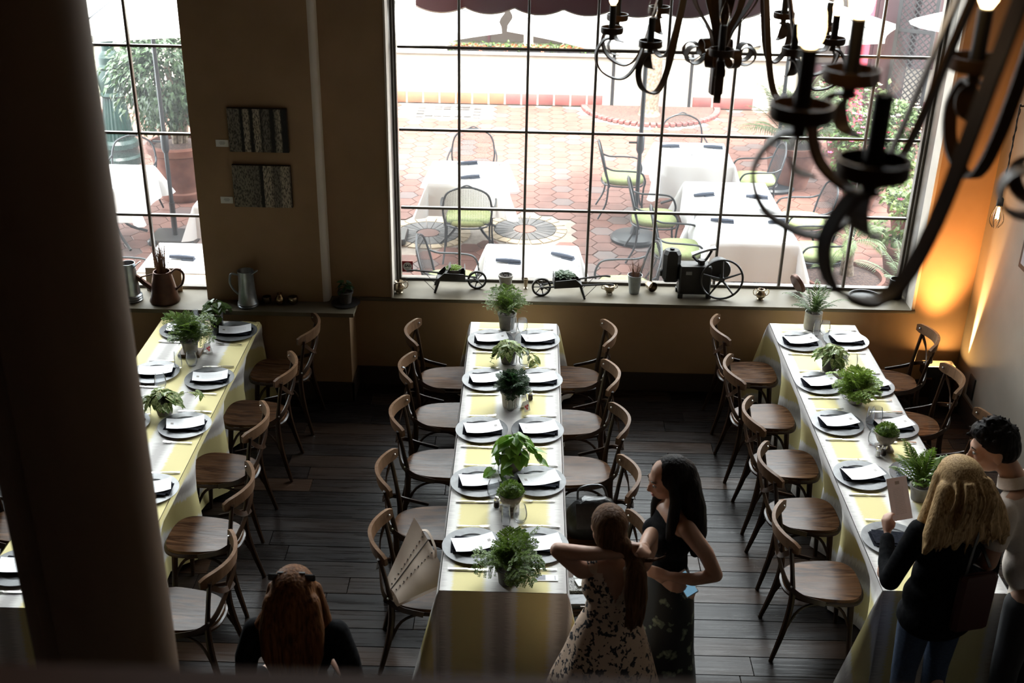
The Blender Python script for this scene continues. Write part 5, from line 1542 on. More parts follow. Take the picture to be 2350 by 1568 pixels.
solo('votive_holder', MB().lathe([(.026, 0), (.036, .03), (.036, .055), (.022, .075), (.016, .09), (.02, .10), (.014, .10), (.0001, .09)], 24), M['mercury'], 'amber mottled glass candle holder in the middle of the ledge', 'candle holder', (-2.006, 8.775, ZS), group='votives on the ledge')
t = thing('potted_plant', 'dark leafy plant in a pot on a black saucer in the recess', 'plant', (-1.47, 8.82, ZS))
obj('saucer', MB().lathe([(.09, 0), (.12, .012), (.115, .014), (.0001, .008)], 28), M['cast'], t)
pot_obj(t, [(q, z + .012) for q, z in taper_pot(.045, .06, .10)], M['pot_dark'], soil=(.055, .095))
leafy(t, heart_mesh('leaf', M['fern_dark'], .075, .05), 18, .11, .05, .09, rp, .6, .9)
solo('leaning_card', MB().box((0, 0, .10), (.30, .006, .20), T=Matrix.Rotation(-.1, 4, 'X')), pmat('buff_card', (.42, .33, .22), .8), 'buff board leaning on the left window behind the cans', 'board', (-3.02, 8.99, ZS), 0)

# sticker on the pane: red square, white disc, black letters
M['sticker_red'] = pmat('sticker_red', (.30, .012, .02), .5); M['ink'] = pmat('black_ink', (.004, .004, .004), .5)
t = thing('window_sticker', 'red square sticker with white disc lettered SAS on the window', 'sticker', (-1.012, YG - .0065, .935))
obj('backing', MB().box((0, .001, 0), (.094, .002, .10)), M['sticker_red'], t)
obj('disc', MB().lathe([(.039, 0), (.039, .001), (.0001, .001)], 28, T=Matrix.Rotation(PI / 2, 4, 'X')), M['card_white'], t)
fc = bpy.data.curves.new('SAS', 'FONT'); fc.body = 'SAS'; fc.size = .034; fc.align_x = 'CENTER'; fc.align_y = 'CENTER'; fc.extrude = .0004; fc.shear = .15; fc.offset = .0012
ft = bpy.data.objects.new('ft', fc); COL.objects.link(ft); fc.materials.append(M['ink'])
fm_ = bpy.data.meshes.new_from_object(ft.evaluated_get(bpy.context.evaluated_depsgraph_get())); bpy.data.objects.remove(ft)
fo_ = bpy.data.objects.new('lettering', fm_); COL.objects.link(fo_); fo_.parent = t; fo_.location = (0, -.0016, .006); fo_.rotation_euler = (PI / 2, 0, 0)
obj('small_print', MB().box((0, -.0012, -.017), (.04, .0006, .003)).box((0, -.0012, -.024), (.03, .0006, .003)), M['grey_print'], t)

# paintings
def paint_mat(name, bands):
    m, nt, p = nodes_of(name)
    tc = nt.nodes.new('ShaderNodeTexCoord'); sp = nt.nodes.new('ShaderNodeSeparateXYZ'); nt.links.new(tc.outputs['Object'], sp.inputs[0])
    mr = nt.nodes.new('ShaderNodeMapRange'); mr.inputs['From Min'].default_value = -.235; mr.inputs['From Max'].default_value = .235; nt.links.new(sp.outputs[0], mr.inputs['Value'])
    n = tnoise(nt, 60, 4, (1.6, 1, .5))
    ma = nt.nodes.new('ShaderNodeMath'); ma.operation = 'MULTIPLY_ADD'; ma.inputs[1].default_value = .04; nt.links.new(n, ma.inputs[0]); nt.links.new(mr.outputs[0], ma.inputs[2])
    b = ramp(nt, ma.outputs[0], bands)
    n2 = tnoise(nt, 75, 3, (1.4, 1, .6))
    g = ramp(nt, n2, [(.40, (.25,) * 3), (.56, (1.1,) * 3)])
    mx = nt.nodes.new('ShaderNodeMix'); mx.data_type = 'RGBA'; mx.blend_type = 'MULTIPLY'; mx.inputs[0].default_value = 1
    nt.links.new(b, mx.inputs[6]); nt.links.new(g, mx.inputs[7]); nt.links.new(mx.outputs[2], p.inputs['Base Color']); p.inputs['Roughness'].default_value = .7
    bump(nt, p, n2, .5, .004)
    return m
G = (.20, .18, .145); K = (.006, .006, .006); W_ = (.42, .36, .29); D = (.16, .14, .12)
pm1 = paint_mat('painting_birch_five', [(0, D), (.09, G), (.13, D), (.22, G), (.245, K), (.28, K), (.30, W_), (.37, W_), (.40, K), (.44, K), (.47, W_), (.55, W_), (.58, K), (.62, D), (.70, D), (.74, K), (.79, K), (.82, G), (.89, W_), (.92, K), (1, K)])
pm2 = paint_mat('painting_birch_two', [(0, G), (.25, G), (.42, D), (.49, D), (.50, K), (.55, K), (.56, W_), (.67, W_), (.72, D), (.83, D), (.86, W_), (.97, W_), (1, D)])
M['canvas_edge'] = pmat('canvas_edge', (.03, .015, .008), .8)
for zc, m, lb in ((2.272, pm1, 'upper canvas of dark and pale speckled vertical trunks'), (1.82, pm2, 'lower canvas split by one black line, grey left and speckled right')):
    t = thing('painting', lb, 'painting', (-2.085, YL, zc), .0, 'birch bark canvases on the pilaster')
    obj('stretcher', MB().box((0, -.017, 0), (.462, .034, .345), bev=.003), M['canvas_edge'], t)
    obj('canvas', MB().box((0, -.0355, 0), (.458, .003, .341)), m, t)
for x, z, w in ((-2.379, 2.156, 'upper'), (-2.383, 1.691, 'lower')):
    t = thing('caption_card', 'tiny cream caption card left of the ' + w + ' canvas', 'card', (x, YL, z), 0, 'caption cards')
    obj('card', MB().box((0, -.002, 0), (.10, .004, .055)), M['card_white'], t)
    obj('print_line', MB().box((0, -.0043, .012), (.04, .0006, .003)).box((0, -.0043, .003), (.05, .0006, .003)).box((0, -.0043, -.006), (.035, .0006, .003)), M['grey_print'], t)

# ================================================================== CHANDELIERS AND LAMPS
M['wrought'] = pmat('bronzed_iron', (.035, .019, .010), .5, c2=(.075, .040, .020), scale=18, stretch=(1, 1, .3), bmp=.15, spec=.2)
M['candle'] = pmat('candle_sleeve', (.010, .008, .007), .6)
M['bulb_on'] = emat('lit_bulb', (1.0, .66, .30), 3.5)
M['bulb_off'] = glassmat('clear_bulb', (1, .97, .93), .8)
M['filament'] = emat('filament', (1.0, .55, .18), 30.0)
def strap(pts, side, w, th=.005, n=6, ws=None):
    return MB().ribbon(bez(pts, n), side, w, th, ws=ws)
def spiral(c, r0, r1, a0, a1, n=18):
    return [(c[0] + (r0 + (r1 - r0) * k / n) * math.cos(a0 + (a1 - a0) * k / n), 0, c[1] + (r0 + (r1 - r0) * k / n) * math.sin(a0 + (a1 - a0) * k / n)) for k in range(n + 1)]
def chandelier(name, label, loc, rz, lit, arms=9, pr=1.0, gl=.02):
    """iron chandelier: strap arms sweep down and out from a stem, curl up under drip pans; loc = bottom of the finial"""
    t = thing(name, label, 'chandelier', loc, rz, 'iron candle chandeliers')
    st = MB(); st.box((0, 0, .09), (.05, .05, .18), bev=.006); st.tube([(0, 0, .05), (0, 0, 1.0)], .017, 10); st.tube([(0, 0, 1.0), (0, 0, 6.15 - loc[2])], .008, 6)
    obj('stem', st, M['wrought'], t)
    obj('canopy', MB().lathe([(.0001, 6.14 - loc[2]), (.08, 6.15 - loc[2]), (.09, 6.2 - loc[2])], 20), M['wrought'], t)
    # basket of bowed straps and curled feet
    for k in range(8):
        a = 2 * PI * k / 8 + .2
        T = Matrix.Rotation(a, 4, 'Z')
        side = V((0, 1, 0))
        P = bez([(.03, 0, .20), (.055, 0, .27), (.125, 0, .37), (.14, 0, .45), (.10, 0, .50), (.07, 0, .46), (.085, 0, .42)], 5)
        obj('basket_strap', MB().ribbon(P, side, .030, .004, T=T), M['wrought'], t)
        P = spiral((.115, .175), .045, .024, -2.6, 3.4, 18)
        obj('curl', MB().ribbon([(.03, 0, .175)] + P, side, .036, .004, T=T), M['wrought'], t)
    for k in range(arms):
        a = 2 * PI * k / arms
        low = k % 2 == 0
        R = .455
        zc = .19
        T = Matrix.Rotation(a, 4, 'Z')
        side = V((0, 1, 0))
        cx = R - .015
        # arm: from the stem out and down, then a round hook curling up to the pan
        P = bez([(.025, 0, .66), (.10, 0, .74), (.20, 0, .66), (.26, 0, .44), (.33, 0, zc - .02), (R - .06, 0, zc - .115), (R + .03, 0, zc - .09), (R + .062, 0, zc - .02), (R + .03, 0, zc + .04), (R - .01, 0, zc + .045)], 6)
        arm = obj('arm', MB().ribbon(P, side, .026, .007, T=T), M['wrought'], t)
        P = spiral((.175, .62), .075, .03, 1.2, 6.3, 18)
        obj('scroll', MB().ribbon(P, side, .024, .004, T=T), M['wrought'], arm)
        P = bez([(R, 0, zc + .045), (R + .012, 0, zc + .02), (R + .0, 0, zc - .012), (R - .035, 0, zc - .022)], 5)
        obj('leaf_tip', MB().ribbon(P, side, .035, .003, T=T, ws=[.012 + .032 * math.sin(PI * q / 15) for q in range(16)]), M['wrought'], arm)
        c = V((R * math.cos(a), R * math.sin(a), zc))
        Tc = Matrix.Translation(c)
        pan = obj('drip_pan', MB().lathe([(.010, .04), (.012, .062), (.044 * pr, .066), (.047 * pr, .072), (.047 * pr, .092), (.0435 * pr, .092), (.042 * pr, .076), (.0001, .074)], 28, T=Tc), M['wrought'], t, smooth=40)
        obj('candle_sleeve', MB().lathe([(.0135, .074), (.0135, .175), (.011, .177), (.0001, .177)], 16, T=Tc), M['candle'], pan)
        prof = [(.009, .177), (.0165, .19), (.0185, .205), (.016, .226), (.009, .246), (.003, .264), (.0001, .27)]
        if k in lit:
            obj('bulb', MB().lathe(prof, 16, T=Tc), M['bulb_on'], pan, smooth=80)
            if gl:
                ld = bpy.data.lights.new('candle_light', 'POINT'); ld.energy = gl; ld.color = (1, .62, .28); ld.shadow_soft_size = .03
                lo = bpy.data.objects.new('candle_light', ld); COL.objects.link(lo); lo.parent = t; lo.location = c + V((0, 0, .30))
        else:
            obj('bulb', MB().lathe(prof, 16, T=Tc), M['bulb_off'], pan, smooth=80)
            obj('filament', MB().tube([c + V((-.003, 0, .18)), c + V((-.002, 0, .215)), c + V((.002, 0, .215)), c + V((.003, 0, .18))], .0012, 4), M['wrought'], pan)
    return t
chandelier('chandelier', 'iron scroll chandelier hanging in the middle distance before the big window', (.775, 4.84, 3.61), math.radians(10), (5, 9), 10, .98, .10)
chandelier('chandelier', 'out-of-focus iron chandelier looming close at the upper right', (.863, 1.679, 4.074), 3.585, (9, 8, 7), 10, 1.05)

# caged bulb on a cord by the right wall
t = thing('cage_lamp', 'bare filament bulb in a wire cage hanging by the grey wall', 'lamp', (3.125, 7.4, 2.13))
obj('cord', MB().tube(bez([(0, 0, .21), (.002, 0, .5), (-.003, 0, .83)], 5), .0045, 6), M['candle'], t)
obj('hook', MB().tube(bez([(-.003, 0, .83), (.03, .0, .82), (.3, .05, .86), (.58, .08, .90)], 5), .006, 6).tube([(.58, .08, .90), (.584, .08, .90)], .025, 10), M['wrought'], t)
obj('twist', MB().tube([(.006 * math.cos(k * 1.1), .006 * math.sin(k * 1.1), .22 + k * .02) for k in range(30)], .0025, 5), M['candle'], t)
obj('socket', MB().lathe([(.012, .21), (.02, .20), (.022, .155), (.018, .15)], 14), M['candle'], t)
obj('bulb', MB().lathe([(.012, .15), (.02, .13), (.028, .09), (.024, .05), (.0001, .035)], 16), M['bulb_off'], t, smooth=80)
fl = MB()
for k in range(4):
    a = k * PI / 2
    fl.tube([(.007 * math.cos(a), .007 * math.sin(a), .14), (.011 * math.cos(a), .011 * math.sin(a), .06)], .0016, 4)
obj('filament', fl, M['filament'], t)
for k in range(8):
    a = 2 * PI * k / 8
    obj('cage_wire', MB().tube(bez([(.02 * math.cos(a), .02 * math.sin(a), .155), (.042 * math.cos(a), .042 * math.sin(a), .08), (.045 * math.cos(a), .045 * math.sin(a), .04), (.018 * math.cos(a), .018 * math.sin(a), .0)], 4), .0016, 4), M['candle'], t)
ld = bpy.data.lights.new('cage_light', 'POINT'); ld.energy = .15; ld.color = (1, .6, .25); ld.shadow_soft_size = .02
lo = bpy.data.objects.new('cage_light', ld); COL.objects.link(lo); lo.parent = t; lo.location = (0, 0, .09)

# uplight in the corner, washing both walls amber
M['amber'] = emat('uplight_lens', (1.0, .55, .18), 14.0)
t = thing('uplight', 'small dark floor uplight glowing amber in the corner', 'lamp', (3.50, 8.82, 0))
obj('stand', MB().box((0, 0, .15), (.05, .05, .30)).box((0, 0, .008), (.18, .14, .016)), M['candle'], t)
ho = MB()
ho.box((0, -.062, .345), (.26, .008, .10)).box((0, .062, .345), (.26, .008, .10)).box((-.126, 0, .345), (.008, .116, .10)).box((.126, 0, .345), (.008, .116, .10)).box((0, 0, .299), (.26, .13, .008))
obj('housing', ho, M['candle'], t)
obj('lens', MB().box((0, 0, .335), (.24, .11, .01)), M['amber'], t)
def spot(nm, loc, tgt, e, ang, blend, col, size=.03):
    sd = bpy.data.lights.new(nm, 'SPOT'); sd.energy = e; sd.spot_size = math.radians(ang); sd.spot_blend = blend; sd.color = col; sd.shadow_soft_size = size
    so = bpy.data.objects.new(nm, sd); COL.objects.link(so)
    so.location = loc; so.rotation_euler = (V(tgt) - V(loc)).to_track_quat('-Z', 'Y').to_euler()
    so.parent = None
    return so
spot('uplight_beam', (3.47, 8.72, .40), (3.34, 9.0, 3.0), 115, 58, 1.0, (1, .43, .12), .05)
spot('uplight_wall_beam', (3.682, 8.80, .40), (3.725, 8.62, 2.0), 420, 15, .9, (1, .60, .25), .012)

# on the right wall
solo('wall_plate', MB().box((0, 0, 0), (.012, .12, .19), bev=.003), M['oldwood'], 'dark wooden plate low on the grey wall behind chairs', 'plate', (XR - .006, 8.58, .31))
t = thing('wall_frame', 'dark framed picture on the grey wall cut off at the right edge', 'picture', (XR, 7.92, 1.75))
obj('frame', MB().box((-.015, 0, 0), (.03, .50, .40), bev=.004), M['candle'], t)
obj('print', MB().box((-.0315, 0, 0), (.002, .42, .32)), M['grey_print'], t)

# ================================================================== PEOPLE
M['skin'] = pmat('skin_tan', (.36, .19, .12), .5, c2=(.40, .215, .14), scale=9)
M['skin_fair'] = pmat('skin_fair', (.50, .29, .21), .5, c2=(.54, .32, .235), scale=9)
M['lip'] = pmat('lips', (.36, .10, .09), .4)
M['eye_white'] = pmat('eye', (.28, .26, .24), .3); M['iris'] = pmat('iris', (.02, .012, .008), .2)
def hairmat(name, a, b, rough=.55):
    return pmat(name, a, rough, spec=.06, c2=b, scale=34, stretch=(2.2, 2.2, .12), bmp=.7, detail=3, lo=.3, hi=.7)
M['hair_black'] = hairmat('black_hair', (.006, .005, .005), (.016, .012, .011))
M['hair_brown'] = hairmat('brown_hair', (.050, .022, .010), (.115, .058, .028))
M['hair_blonde'] = pmat('blonde_hair', (.13, .07, .028), .55, spec=.06, c2=(.60, .41, .21), scale=62, stretch=(2.4, 2.4, .10), bmp=.35, detail=4, lo=.28, hi=.72)
M['hair_auburn'] = hairmat('auburn_hair', (.045, .016, .006), (.17, .07, .025))
M['black_cloth'] = pmat('black_cloth', (.004, .004, .005), .95, spec=.06, c2=(.011, .011, .012), scale=50)
M['shirt'] = pmat('cream_polo', (.56, .49, .43), .85, c2=(.60, .53, .47), scale=90, bmp=.1)
M['denim'] = pmat('denim', (.02, .035, .07), .85, c2=(.035, .055, .10), scale=70)
M['trouser'] = pmat('dark_trousers', (.012, .012, .014), .85)
M['shoe'] = pmat('dark_shoe', (.012, .01, .009), .4)
def printmat(name, ground, ink, scale, thr, rough=.8):
    m, nt, p = nodes_of(name)
    tc = nt.nodes.new('ShaderNodeTexCoord')
    n0 = nt.nodes.new('ShaderNodeTexNoise'); n0.inputs['Scale'].default_value = scale * 1.4; nt.links.new(tc.outputs['Object'], n0.inputs['Vector'])
    vm = nt.nodes.new('ShaderNodeMix'); vm.data_type = 'RGBA'; vm.inputs[0].default_value = .10
    nt.links.new(tc.outputs['Object'], vm.inputs[6]); nt.links.new(n0.outputs['Color'], vm.inputs[7])
    v = nt.nodes.new('ShaderNodeTexVoronoi'); v.inputs['Scale'].default_value = scale; nt.links.new(vm.outputs[2], v.inputs['Vector'])
    n1 = nt.nodes.new('ShaderNodeTexNoise'); n1.inputs['Scale'].default_value = scale * 1.9; n1.inputs['Detail'].default_value = 3; nt.links.new(tc.outputs['Object'], n1.inputs['Vector'])
    ad = nt.nodes.new('ShaderNodeMath'); ad.operation = 'MULTIPLY_ADD'; ad.inputs[1].default_value = .75; nt.links.new(n1.outputs['Fac'], ad.inputs[0]); nt.links.new(v.outputs['Distance'], ad.inputs[2])
    c = ramp(nt, ad.outputs[0], [(0, ink), (thr, ink), (thr + .02, ground), (1, ground)] if not isinstance(ink, list) else [(0, ink[0]), (thr - .12, ink[0]), (thr - .09, ink[1]), (thr, ink[1]), (thr + .02, ground), (1, ground)])
    nt.links.new(c, p.inputs['Base Color']); p.inputs['Roughness'].default_value = rough
    return m
M['floral'] = printmat('floral_print', (.52, .38, .28), (.007, .007, .012), 23, .74)
M['skirt'] = printmat('skirt_print', (.010, .012, .012), [(.20, .22, .15), (.10, .12, .085)], 11, .66)

def capsule(mb, pts, rs, n=12):
    mb.tube(pts, rs, n)
    for p, r in zip(pts, rs): mb.ball(p, r, n)
def fuse(name, mb, mat, parent, voxel=.010, smooth=4, factor=.5, cut=None):
    """union of overlapping solids turned into one continuous skin"""
    me = mb.mesh(name + '_raw', mat, 0)
    tmp = bpy.data.objects.new(name + '_raw', me); COL.objects.link(tmp)
    r = tmp.modifiers.new('r', 'REMESH'); r.mode = 'VOXEL'; r.voxel_size = voxel; r.use_smooth_shade = True
    s = tmp.modifiers.new('s', 'SMOOTH'); s.iterations = smooth; s.factor = factor
    dg = bpy.context.evaluated_depsgraph_get()
    out = bpy.data.meshes.new_from_object(tmp.evaluated_get(dg))
    bpy.data.objects.remove(tmp); bpy.data.meshes.remove(me)
    if cut:
        bm = bmesh.new(); bm.from_mesh(out)
        bmesh.ops.delete(bm, geom=[f for f in bm.faces if cut(f.calc_center_median())], context='FACES')
        bm.to_mesh(out); bm.free()
    out.materials.clear(); out.materials.append(mat)
    out.polygons.foreach_set('use_smooth', [True] * len(out.polygons))
    o = bpy.data.objects.new(name, out); COL.objects.link(o); o.parent = parent
    return o

def head_prims(mb, T, female=True):
    """head facing +X, centre at origin of T; about .23 tall"""
    def b(c, r): mb.ball(c, r, 16, T=T)
    b((-.012, 0, .03), (.097, .078, .092)); b((.022, 0, -.025), (.066, .060, .085))
    b((.045, 0, -.078), (.036, .036, .028)); b((.072, 0, .022), (.024, .052, .022))
    for s in (-1, 1):
        b((.055, s * .036, -.018), (.030, .026, .026)); b((-.012, s * .076, -.012), (.018, .010, .030))
    mb.tube([T @ V((.082, 0, .018)), T @ V((.098, 0, -.010)), T @ V((.108, 0, -.030)), T @ V((.090, 0, -.040))], [.008, .011, .015, .012], 8)
    mb.ball((.106, 0, -.030), .014, 8, T=T)
    b((.082, 0, -.058), (.014, .024, .007)); b((.080, 0, -.070), (.013, .020, .007))
def face_parts(root, T, skin):
    for s in (-1, 1):
        obj('eye', MB().ball((.080, s * .033, .004), (.010, .014, .0085), 10, T=T), M['eye_white'], root, smooth=60)
        obj('iris', MB().ball((.0885, s * .033, .003), (.003, .006, .006), 8, T=T), M['iris'], root, smooth=60)
        obj('eyebrow', MB().tube([T @ V((.090, s * .016, .026)), T @ V((.090, s * .034, .032)), T @ V((.076, s * .052, .027))], [.003, .004, .002], 6), M['iris'], root)
    obj('lips', MB().ball((.092, 0, -.0595), (.006, .022, .0055), 10, T=T).ball((.090, 0, -.0690), (.006, .018, .006), 10, T=T), M['lip'], root, smooth=60)
def hand_prims(mb, wrist, d, n, side, curl=.5, size=1.0):
    """palm and five fingers from wrist along d; n = back-of-hand normal; side = +1/-1 thumb side"""
    d = V(d).normalized(); n = V(n); n = (n - d * n.dot(d)).normalized(); s = d.cross(n) * side
    w = V(wrist); L = .085 * size
    capsule(mb, [w, w + d * L * .5, w + d * L * .95], [.023 * size, .022 * size, .018 * size], 8)
    for k in range(4):
        off = (k - 1.5) * .019 * size
        mb.tube([w + d * L * .2 + s * off * .6, w + d * L + s * off], .0125 * size, 8)
        mb.ball(w + d * L + s * off, .0115 * size, 8)
        fl = [.070, .080, .076, .058][k if side > 0 else k] * size
        p = w + d * L + s * off; a = 0
        chain = [p]
        for seg, f in enumerate((.45, .32, .23)):
            a += curl * (.55, .75, .55)[seg]
            p = p + (d * math.cos(a) - n * math.sin(a)) * fl * f
            chain.append(p)
        capsule(mb, chain, [.0098 * size, .0092 * size, .0085 * size, .0072 * size], 8)
    t0 = w + d * L * .25 - s * .022 * size; t1 = t0 - s * .026 * size + d * .022 * size - n * .008; t2 = t1 + d * .030 * size - n * .012 * size + s * .004
    capsule(mb, [t0, t1, t2], [.0125 * size, .0105 * size, .0085 * size], 8)
def legs(mb, hipz, hy, foot=True, dx=0.0):
    for s in (-1, 1):
        capsule(mb, [V((0, s * hy, hipz)), V((.01 + s * dx, s * hy, hipz * .53)), V((-.015 + s * dx, s * hy, .09))], [.085, .056, .040], 12)
        mb.ball((-.02 + s * dx, s * hy, hipz * .38), (.052, .05, .12), 10)
        capsule(mb, [V((-.03 + s * dx, s * hy, .04)), V((.10 + s * dx, s * hy + s * .01, .03)), V((.155 + s * dx, s * hy + s * .015, .022))], [.036, .034, .020], 8)
def head_T(c, yaw=0, pitch=0, roll=0):
    return Matrix.Translation(c) @ Matrix.Rotation(yaw, 4, 'Z') @ Matrix.Rotation(pitch, 4, 'Y') @ Matrix.Rotation(roll, 4, 'X')
def torso_female(mb, k=1.0, z0=0.0):
    capsule(mb, [V((0, 0, 1.30)), V((-.005, 0, 1.44))], [.055, .046], 12)
    mb.ball((-.005, 0, 1.33), (.075, .165, .085), 18); mb.ball((.0, 0, 1.22), (.098, .142, .14), 18)
    for s in (-1, 1): mb.ball((.065, s * .066, 1.21), (.058, .060, .062), 14)
    mb.ball((-.002, 0, 1.06), (.088, .118, .15), 18); mb.ball((-.01, 0, .92), (.112, .162, .14), 18)
    for s in (-1, 1): mb.ball((-.05, s * .075, .89), (.085, .085, .09), 14)
def loft(mb, secs, n=40, fold=0.0, seed=0, closed_top=True):
    """stacked ellipses (cx, cy, z, rx, ry) with soft vertical folds growing downwards"""
    N = len(secs); vs = []
    for i, (cx, cy, z, rx, ry) in enumerate(secs):
        t = i / (N - 1)
        for k in range(n):
            a = 2 * PI * k / n
            f = 1 + fold * t * (math.sin(a * 9 + seed) * .6 + math.sin(a * 5 + 1.3 + seed) * .5)
            vs.append((cx + rx * f * math.cos(a), cy + ry * f * math.sin(a), z))
    fs = [(i * n + k, (i + 1) * n + k, (i + 1) * n + (k + 1) % n, i * n + (k + 1) % n) for i in range(N - 1) for k in range(n)]
    mb.add(vs, fs)
    return mb
def locks(mb, top, bot, r0, r1, count, spread, seed, bulge=(0, 0, 0), n=6):
    """hair strands as tapering tubes from around top to around bot"""
    rn = random.Random(seed)
    for k in range(count):
        a = rn.uniform(0, 2 * PI); q = rn.random() ** .5
        s0 = V((spread[0] * q * math.cos(a), spread[1] * q * math.sin(a), 0)); s1 = V((spread[2] * q * math.cos(a), spread[3] * q * math.sin(a), rn.uniform(-.03, .03)))
        p0, p3 = V(top) + s0, V(bot) + s1
        m = (p0 + p3) / 2 + V(bulge) + V((rn.uniform(-.01, .01), rn.uniform(-.01, .01), 0))
        mb.tube(bez([p0, m, p3], 5), [r0] * 5 + [r1] * 5 + [r1 * .4], n)

# ---- woman with long black hair, sleeveless black top, printed skirt
pa = thing('person', 'woman with long black hair, black sleeveless top and dark leafy skirt, holding a phone', 'person', (.80, 5.10, 0), math.radians(197))
hT = head_T((.045, 0, 1.565), -.05, .22, 0)
mb = MB(); head_prims(mb, hT); torso_female(mb); legs(mb, .88, .085)
# left arm (towards the camera): elbow out behind, forearm across the waist
capsule(mb, [V((-.01, .165, 1.355)), V((-.10, .225, 1.23)), V((-.165, .235, 1.09))], [.050, .043, .037], 12)
capsule(mb, [V((-.165, .235, 1.09)), V((-.04, .22, 1.075)), V((.06, .165, 1.075))], [.037, .034, .025], 12)
hand_prims(mb, (.06, .165, 1.075), (.8, -.6, .0), (.5, .7, .3), 1, .5, .95)
capsule(mb, [V((-.01, -.165, 1.355)), V((-.02, -.21, 1.22)), V((-.03, -.20, 1.08))], [.050, .042, .036], 12)
capsule(mb, [V((-.03, -.20, 1.08)), V((.08, -.08, 1.02)), V((.07, .08, 1.0))], [.036, .032, .025], 12)
hand_prims(mb, (.07, .09, 1.0), (-.55, .85, -.05), (.8, .5, .2), 1, .75, .92)
fuse('body', mb, M['skin'], pa, .0085)
face_parts(pa, hT, M['skin'])
mb = MB()
mb.ball((-.005, 0, 1.31), (.083, .150, .085), 18); mb.ball((.0, 0, 1.22), (.107, .150, .15), 18); mb.ball((-.002, 0, 1.06), (.098, .128, .16), 18)
for s in (-1, 1): mb.ball((.066, s * .066, 1.21), (.064, .066, .068), 14)
fuse('top', mb, M['black_cloth'], pa, .010)
mb = loft(MB(), [(0, 0, 1.03, .100, .130), (-.005, 0, .96, .118, .156), (-.01, 0, .88, .135, .180), (-.01, 0, .72, .15, .195), (0, 0, .5, .175, .22), (0, 0, .28, .205, .25), (0, 0, .12, .225, .27)], 48, .035, 1)
obj('skirt', mb, M['skirt'], pa, smooth=70)
mb = MB()
mb.ball((.02, 0, 1.60), (.108, .090, .098), 18, T=None); mb.ball((-.035, 0, 1.56), (.085, .090, .11), 16)
for s in (-1, 1): capsule(mb, [V((.055, s * .070, 1.60)), V((.03, s * .088, 1.48)), V((.045, s * .105, 1.34)), V((.06, s * .10, 1.22))], [.022, .032, .034, .014], 8)
capsule(mb, [V((-.05, 0, 1.54)), V((-.09, 0, 1.42)), V((-.115, 0, 1.28)), V((-.125, 0, 1.16))], [.085, .075, .07, .05], 12)
for s in (-1, 1): capsule(mb, [V((-.05, s * .05, 1.54)), V((-.08, s * .08, 1.42)), V((-.10, s * .09, 1.27)), V((-.11, s * .085, 1.14))], [.065, .065, .06, .03], 12)
locks(mb, (-.06, 0, 1.40), (-.125, 0, 1.12), .016, .010, 26, (.05, .11, .05, .12), 3, (-.02, 0, 0))
hT2 = head_T((.045, 0, 1.565), -.05, .22, 0)
fuse('hair', mb, M['hair_black'], pa, .008, 3, cut=lambda c: (hT2.inverted() @ c).x > .062 and abs((hT2.inverted() @ c).y) < .058 and (hT2.inverted() @ c).z < .07)
tp = thing('mobile_phone', 'phone with a pale blue screen in the hand of the black-haired woman', 'phone', (.80 + .085, 5.10 - .135, 1.0), .3)
obj('body', MB().box((0, 0, 0), (.072, .009, .145), bev=.004, T=Matrix.Rotation(-.5, 4, 'Y') @ Matrix.Rotation(-.4, 4, 'X')), M['card_white'], tp)
M['screen'] = emat('phone_screen', (.25, .5, .7), .08)
obj('screen', MB().box((0, -.0052, 0), (.064, .001, .128), T=Matrix.Rotation(-.5, 4, 'Y') @ Matrix.Rotation(-.4, 4, 'X')), M['screen'], tp)

# ---- woman in floral dress gathering her hair
pb = thing('person', 'woman in black and cream floral dress, seen from behind, gathering her brown hair', 'person', (.47, 4.74, 0), math.radians(100))
hT = head_T((.0, .035, 1.50), .25, .05, 0)
k_ = .955
mb = MB(); head_prims(mb, hT)
tb = MB(); torso_female(tb); mb.add([(x, y, z * k_) for x, y, z in tb.v], tb.f)
legs(mb, .84, .085)
# left arm (picture left): raised, elbow out, forearm back behind the head
capsule(mb, [V((-.015, .155, 1.275)), V((.0, .215, 1.325)), V((.02, .275, 1.375))], [.050, .046, .040], 12)
capsule(mb, [V((.02, .275, 1.375)), V((-.06, .14, 1.40)), V((-.125, .0, 1.435))], [.040, .038, .027], 12)
hand_prims(mb, (-.125, -.0, 1.435), (-.15, -.95, .25), (-.8, .1, .6), 1, .5, .95)
capsule(mb, [V((-.01, -.15, 1.275)), V((.05, -.20, 1.33)), V((.085, -.215, 1.38))], [.048, .044, .038], 12)
capsule(mb, [V((.085, -.215, 1.38)), V((.0, -.17, 1.41)), V((-.09, -.12, 1.425))], [.038, .034, .026], 12)
hand_prims(mb, (-.09, -.12, 1.425), (-.75, .05, .55), (-.5, -.3, .8), -1, .9, .95)
fuse('body', mb, M['skin'], pb, .0085)
face_parts(pb, hT, M['skin'])
mb = MB()
for c, r in (((-.005, 0, 1.255), (.084, .150, .075)), ((.0, 0, 1.165), (.107, .152, .15)), ((-.002, 0, 1.01), (.100, .128, .15)), ((-.01, 0, .90), (.125, .170, .13))): mb.ball(c, r, 18)
for s in (-1, 1): mb.ball((.064, s * .064, 1.155), (.064, .066, .066), 14); mb.ball((-.01, s * .10, 1.29), (.055, .05, .05), 12)
fuse('bodice', mb, M['floral'], pb, .010, cut=lambda c: c.x < -.04 and c.z > 1.12 and abs(c.y) < (c.z - 1.12) * .42)
mb = loft(MB(), [(0, 0, .99, .105, .132), (-.005, 0, .93, .125, .165), (-.01, 0, .86, .150, .19), (-.01, 0, .74, .19, .225), (-.01, .01, .58, .24, .275), (-.01, .01, .45, .275, .31)], 56, .045, 2)
obj('skirt', mb, M['floral'], pb, smooth=70)
